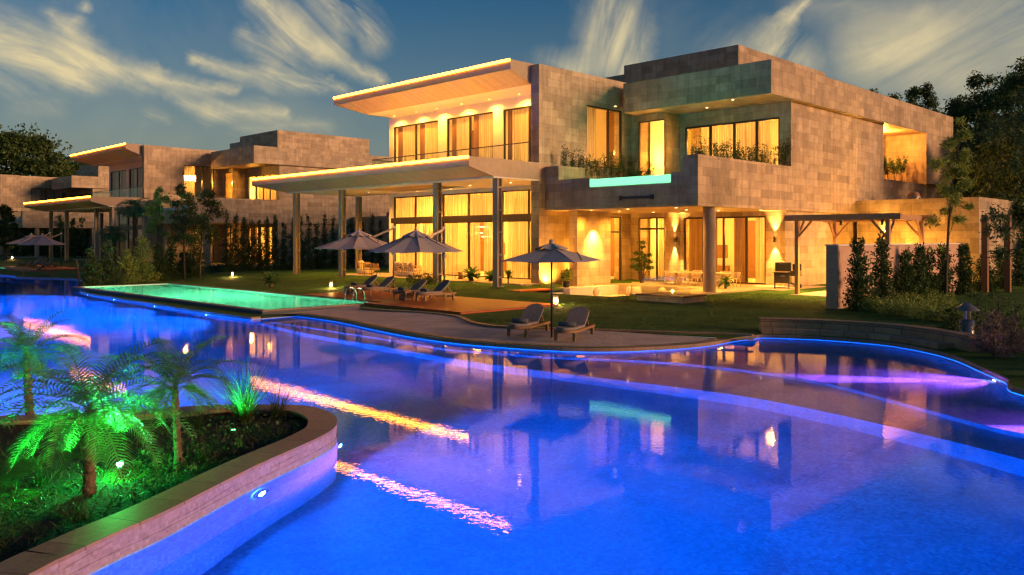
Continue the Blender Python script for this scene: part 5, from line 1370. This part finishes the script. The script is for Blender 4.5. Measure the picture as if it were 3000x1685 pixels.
# oleanders on the balconies of the nearest villa
def oleander(loc, h, label, group, n=260, spread=.34, leaf=.17):
    o = plant('oleander', loc, label, 'shrub', group); t = MB(); C = []; D = []
    for k in range(7):
        q = random.uniform(0, 6.28); d = spread * random.uniform(.3, 1.); hh = h * random.uniform(.68, 1.)
        a, b, c = Vector((0, 0, 0)), Vector((d * .4 * math.cos(q), d * .4 * math.sin(q), hh * .5)), Vector((d * math.cos(q), d * math.sin(q), hh))
        t.tube([a, b, c], [.014, .01, .005], 5, False)
        for j in range(n // 7):
            f = random.uniform(.38, 1.02) ** .8; p = (b.lerp(c, (f - .5) * 2) if f > .5 else a.lerp(b, f * 2)) + Vector((random.gauss(0, .07), random.gauss(0, .07), random.gauss(0, .04)))
            C.append(p[:]); w = random.uniform(0, 6.28); D.append((math.cos(w), math.sin(w), .7))
    t.build('stems', M['bark'], o); leaves(o, 'foliage', np.array(C), leaf, 'leaf', D=np.array(D), jit=.3, aspect=4.2); return o
G1, G2 = 'oleanders along the left side of the roof terrace', 'oleanders along the right parapet of the balcony'
for k in range(11): oleander((*W(34.9 + .62 * k, 30.75).xy, 5.9), random.uniform(2.0, 2.4), 'oleander in the hedge left of the glowing spa, beside the stone wall', G1)
for k in range(4): oleander((*W(40.9, 30.6 - .55 * k).xy, 5.6), random.uniform(1.7, 2.1), 'oleander in front of the stair hall window on the roof terrace', 'oleanders before the stair hall window')
for k in range(12): oleander((*W(35.3 + .68 * k, 22.25 - .0 * k).xy, 5.9), random.uniform(2.1, 2.6), 'tall oleander behind the right parapet of the balcony', G2)
oleander((*W(43.1, 21.75).xy, 6.6), 2.0, 'dark oleander overhanging the parapet at the corner of the side wall', None, 420, .5)
for k in range(5): oleander((*W(57.6 + 1.25 * k, 22.3).xy, 7.0), [2.4, 2.0, 1.6, 1.9, 2.1][k], 'leafy plant inside the orange lit recess of the side wall', 'plants inside the lit recess', 420, .55, .22)
# hedge plants behind the second villa's terrace
for i, (x, yt) in enumerate([(42, 655), (70, 648), (98, 660), (126, 645), (152, 652), (178, 640), (214, 650), (240, 645)]):
    Y = 122; column_shrub(((x - CX) / F * Y, Y, .2), 3 + (HY - yt) * Y / F, 1.2, 900, .4, 'leaf_dark', 'dark conifer in the far screen behind the second villa terrace', name='cypress', group='far cypress screen', cat='cypress')
# ================================================================== THE NEXT VILLAS, LIGHT, CAMERA
RL = {'room_light', 'recess_light', 'spa_light', 'spa_glow', 'pier_lamp_light', 'downlight_light', 'wall_lamp_light'}
v2 = copy_tree(villa, lights=False, skip=('downlight', 'lens', 'pool_window', 'chandelier')); v2.location = villa.location + TV
tag(v2, 'second stone villa to the left, its upper left windows dark', 'villa')
v3 = copy_tree(villa, lights=False, skip=('light_strip', 'downlight', 'lens', 'pool_window', 'chandelier')); v3.location = villa.location + TV * 2
tag(v3, 'farthest stone villa cut by the left edge of the photo', 'villa')
def v2light(kind, b, a, z, p, col=WARM, **k): return light('room_light', kind, L3(b, a, z), p, col, v2, .25, **k)
for b, a, z, p in [(46, 24, 9.0, 300), (45.5, 27.2, 9.0, 300), (44.9, 30.3, 8.2, 330), (46.5, 24, 3.6, 260), (46.5, 27.6, 3.6, 260), (40.5, 34, 3.2, 60), (39, 36, 3.0, 50)]: v2light('POINT', b, a, z, p * .6)
v2light('SPOT', 39.3, 34.6, 9.4, 700, spot=75, blend=.6, aim=(0, -1, 0))
for b, a in [(36, 27), (38.5, 24.5)]: v2light('SPOT', b, a, 4.4, 70, spot=130, blend=.8, aim=(0, 0, -1))
g2 = copy_tree(gp, lights=False); g2.location = gp.location + TV; tag(g2, 'second green lit pool at the far left, before the second villa')
for a in (31.2, 35.2): light('pool_lamp_light', 'SPOT', (20.45 - OG[0], a - OG[1], .0), 500, (.05, 1., .34), g2, .06, spot=150, blend=.5, aim=(-1, 0, -.22))
d2 = deck.copy(); COL.objects.link(d2); d2.location = deck.location + TV; tag(d2, 'far wooden deck before the second villa')
far_labels = ['far lounger by the second villa, nearest its pool', 'towel on the far lounger nearest the second pool', 'far lounger by the second villa, second from its pool', 'towel on the second far lounger', 'far lounger by the second villa, third from its pool', 'towel on the third far lounger', 'far lounger by the second villa, half hidden by bushes', 'towel on the far lounger half hidden by bushes', 'far slatted side table near the second pool', 'far slatted side table near the bushes', 'far grey parasol by the second villa, left one', 'far grey parasol by the second villa, right one']
for o, lab in zip(deckset, far_labels):
    c = copy_tree(o); c.location = o.location + TV; c['label'] = lab
    c['group'] = o.get('group') or ''
    if not c['group']: del c['group']
o = copy_tree(lt); put(o, px(62, 806, .2) , .25, 'far lounger lying on the sand at the left edge by the water', 'sun lounger', LG)
# ------------------------------------------------------------------ sky
world = bpy.data.worlds.new('World'); S.world = world; world.use_nodes = True
nt = world.node_tree; nt.nodes.clear(); L = nt.links.new
SUN_EL, SUN_AZ = rad(9), math.atan2(.93, -.37)              # azimuth from +Y towards +X
out = nt.nodes.new('ShaderNodeOutputWorld'); bg = nt.nodes.new('ShaderNodeBackground'); bg.inputs[1].default_value = SKY_K = .08
sky = nt.nodes.new('ShaderNodeTexSky'); sky.sky_type = 'NISHITA'; sky.sun_disc = False; sky.sun_elevation = rad(1.5); sky.sun_rotation = SUN_AZ; sky.altitude = 0; sky.air_density = 1.; sky.dust_density = 1.; sky.ozone_density = 3.
tc = nt.nodes.new('ShaderNodeTexCoord'); sp = nt.nodes.new('ShaderNodeSeparateXYZ'); L(tc.outputs['Generated'], sp.inputs[0])
def m_(op, a, b=None, c=None, clamp=False):
    n = nt.nodes.new('ShaderNodeMath'); n.operation = op; n.use_clamp = clamp
    for i, v in enumerate((a, b, c)):
        if v is None: continue
        if isinstance(v, (int, float)): n.inputs[i].default_value = v
        else: L(v, n.inputs[i])
    return n.outputs[0]
yy = m_('MAXIMUM', sp.outputs[1], .08)
U0 = m_('DIVIDE', sp.outputs[0], yy); V0 = m_('DIVIDE', sp.outputs[2], yy)
def noise(scale, det, rough, vec, dist=0.):
    n = nt.nodes.new('ShaderNodeTexNoise'); n.inputs['Scale'].default_value = scale; n.inputs['Detail'].default_value = det; n.inputs['Roughness'].default_value = rough; n.inputs['Distortion'].default_value = dist
    L(vec, n.inputs['Vector']); return n
cb = nt.nodes.new('ShaderNodeCombineXYZ'); L(U0, cb.inputs[0]); L(V0, cb.inputs[1])
wn_ = noise(9., 4., .6, cb.outputs[0]); sx = nt.nodes.new('ShaderNodeSeparateColor'); L(wn_.outputs['Color'], sx.inputs[0])
wf_ = noise(34., 4., .65, cb.outputs[0]); sf_ = nt.nodes.new('ShaderNodeSeparateColor'); L(wf_.outputs['Color'], sf_.inputs[0])
U = m_('ADD', U0, m_('ADD', m_('MULTIPLY', m_('SUBTRACT', sx.outputs[0], .5), .045), m_('MULTIPLY', m_('SUBTRACT', sf_.outputs[0], .5), .02)))
Vv = m_('ADD', V0, m_('ADD', m_('MULTIPLY', m_('SUBTRACT', sx.outputs[1], .5), .035), m_('MULTIPLY', m_('SUBTRACT', sf_.outputs[1], .5), .016)))
def seg(x0, y0, x1, y1, w0, w1, k):
    ax, ay, bx, by = (x0 - CX) / F, (HY - y0) / F, (x1 - CX) / F, (HY - y1) / F; dx, dy = bx - ax, by - ay; q = dx * dx + dy * dy
    px_, py_ = m_('SUBTRACT', U, ax), m_('SUBTRACT', Vv, ay)
    h = m_('DIVIDE', m_('MULTIPLY_ADD', px_, dx, m_('MULTIPLY', py_, dy)), q, clamp=True)
    ex, ey = m_('MULTIPLY_ADD', h, -dx, px_), m_('MULTIPLY_ADD', h, -dy, py_)
    d = m_('SQRT', m_('MULTIPLY_ADD', ex, ex, m_('MULTIPLY', ey, ey)))
    f = m_('SUBTRACT', 1., m_('DIVIDE', d, m_('MULTIPLY_ADD', h, 1.75 * (w1 - w0) / F, 1.75 * w0 / F)), clamp=True)
    return m_('MULTIPLY', m_('POWER', f, 1.5), k)
segs = [(-60, 120, 240, 190, 100, 70, .95), (240, 190, 430, 235, 60, 38, .85), (430, 235, 700, 262, 34, 12, .6), (150, 30, 215, 110, 26, 50, .55), (245, 25, 190, 70, 18, 30, .5),
        (560, 165, 800, 236, 16, 34, .75), (800, 236, 1010, 268, 34, 16, .75), (715, 95, 830, 175, 26, 44, .65), (830, 175, 960, 250, 44, 20, .6),
        (760, -20, 850, 80, 44, 60, .95), (850, 80, 965, 155, 56, 40, .95), (965, 155, 1120, 242, 40, 16, .8), (950, -10, 985, 70, 60, 40, .75), (1020, -10, 1095, 105, 44, 46, .8),
        (485, 275, 620, 318, 18, 34, .6), (620, 318, 830, 338, 34, 20, .55), (430, 340, 480, 345, 20, 18, .35), (700, 380, 960, 370, 24, 20, .25), (60, 290, 170, 300, 50, 40, .22),
        (1790, -10, 1800, 90, 78, 86, .95), (1800, 90, 1815, 230, 86, 66, .9), (1600, 180, 1690, 205, 40, 46, .6), (1690, 205, 1800, 170, 46, 60, .45),
        (2390, -20, 2310, 62, 22, 26, .8), (2310, 62, 2262, 150, 26, 56, .6), (2262, 150, 2360, 190, 70, 70, .42), (2120, 150, 2262, 165, 60, 80, .38),
        (3060, -10, 2700, 110, 150, 110, .42), (2700, 110, 2560, 160, 100, 90, .5), (2560, 160, 2800, 220, 110, 110, .3), (3100, 100, 2850, 220, 160, 120, .32), (2350, 20, 2700, 40, 60, 90, .25)]
FAM = [0] * 9 + [4] * 5 + [0] * 5 + [1] * 4 + [2] * 4 + [3] * 5            # drift of each streak
def streak(rot, sc, lo, hi, off):
    mp = nt.nodes.new('ShaderNodeMapping'); mp.vector_type = 'TEXTURE'; mp.inputs['Rotation'].default_value = (0, 0, rad(rot)); mp.inputs['Scale'].default_value = (1 / sc[0], 1 / sc[1], 1.); mp.inputs['Location'].default_value = (off, off * .7, 0); L(cb.outputs[0], mp.inputs[0])
    a_ = noise(1., 8., .62, mp.outputs[0], .9)
    r_ = nt.nodes.new('ShaderNodeMapRange'); L(a_.outputs[0], r_.inputs[0]); r_.inputs[1].default_value = lo; r_.inputs[2].default_value = hi; r_.inputs[3].default_value = .04; r_.inputs[4].default_value = 1.3
    return r_.outputs[0]
tex = [streak(-22, (4.2, 24.), .33, .66, 0.), streak(80, (3.4, 17.), .30, .66, 3.), streak(52, (3., 18.), .32, .66, 7.), streak(24, (2.4, 12.), .28, .70, 11.), streak(-48, (4.2, 20.), .32, .66, 5.)]
tot = None
for fam in range(5):
    acc = None
    for s_, f_ in zip(segs, FAM):
        if f_ != fam: continue
        v = seg(*s_); acc = v if acc is None else m_('ADD', acc, m_('MULTIPLY', v, m_('SUBTRACT', 1., acc, clamp=True)))
    acc = m_('MULTIPLY', acc, tex[fam]); tot = acc if tot is None else m_('MAXIMUM', tot, acc)
acc = tot
# thin veil everywhere, more over the rest of the dome
w2 = noise(3.2, 6., .6, tc.outputs['Generated'], .4)
veil = m_('MULTIPLY', m_('SUBTRACT', w2.outputs[0], .46, clamp=True), .5)
frontal = m_('GREATER_THAN', sp.outputs[1], .1)
cl = m_('ADD', m_('MULTIPLY', acc, frontal), veil, clamp=True)
hs = nt.nodes.new('ShaderNodeHueSaturation'); hs.inputs['Saturation'].default_value = 1.25; hs.inputs['Value'].default_value = .85; L(sky.outputs[0], hs.inputs['Color'])
hz = m_('MULTIPLY', m_('POWER', m_('SUBTRACT', 1., m_('DIVIDE', m_('ABSOLUTE', sp.outputs[2]), .34), clamp=True), 1.5), .75)
hm = nt.nodes.new('ShaderNodeMix'); hm.data_type = 'RGBA'; L(hz, hm.inputs[0]); L(hs.outputs[0], hm.inputs[6]); hm.inputs[7].default_value = (.95, 1.06, 1.0, 1)
mix = nt.nodes.new('ShaderNodeMix'); mix.data_type = 'RGBA'; L(cl, mix.inputs[0]); L(hm.outputs[2], mix.inputs[6]); CLC = (2.4, 2.0, 1.15); mix.inputs[7].default_value = (*CLC, 1)
L(mix.outputs[2], bg.inputs[0]); L(bg.outputs[0], out.inputs[0])
world.cycles.sampling_method = 'MANUAL'; world.cycles.sample_map_resolution = 512
sun = bpy.data.lights.new('sun', 'SUN'); sun.energy = 1.1; sun.angle = rad(14); sun.color = (1., .50, .25)
so = link('sun', sun); so.location = (60, -20, 40)
dv = Vector((math.sin(SUN_AZ) * math.cos(SUN_EL), math.cos(SUN_AZ) * math.cos(SUN_EL), math.sin(SUN_EL))); so.rotation_euler = (-dv).to_track_quat('-Z', 'Y').to_euler()
# ------------------------------------------------------------------ camera
cam = bpy.data.cameras.new('camera'); co = link('camera', cam); co.location = (0, 0, CZ); co.rotation_euler = (PI / 2, 0, 0)
cam.sensor_width = 36; cam.lens = 36 * F / 3000; cam.shift_y = -(842.5 - HY) / 3000; cam.clip_start = .1; cam.clip_end = 6000
S.camera = co
S.view_settings.view_transform = 'Standard'; S.view_settings.look = 'None'; S.view_settings.exposure = 1.95; S.view_settings.gamma = 1
c = S.cycles
c.use_denoising = True; c.max_bounces = 10; c.diffuse_bounces = 3; c.glossy_bounces = 4; c.transmission_bounces = 8; c.transparent_max_bounces = 24
c.sample_clamp_indirect = 4.; c.sample_clamp_direct = 0.; c.caustics_reflective = False; c.caustics_refractive = True; c.blur_glossy = .5
c.use_light_tree = True; S.cycles.filter_width = 1.35
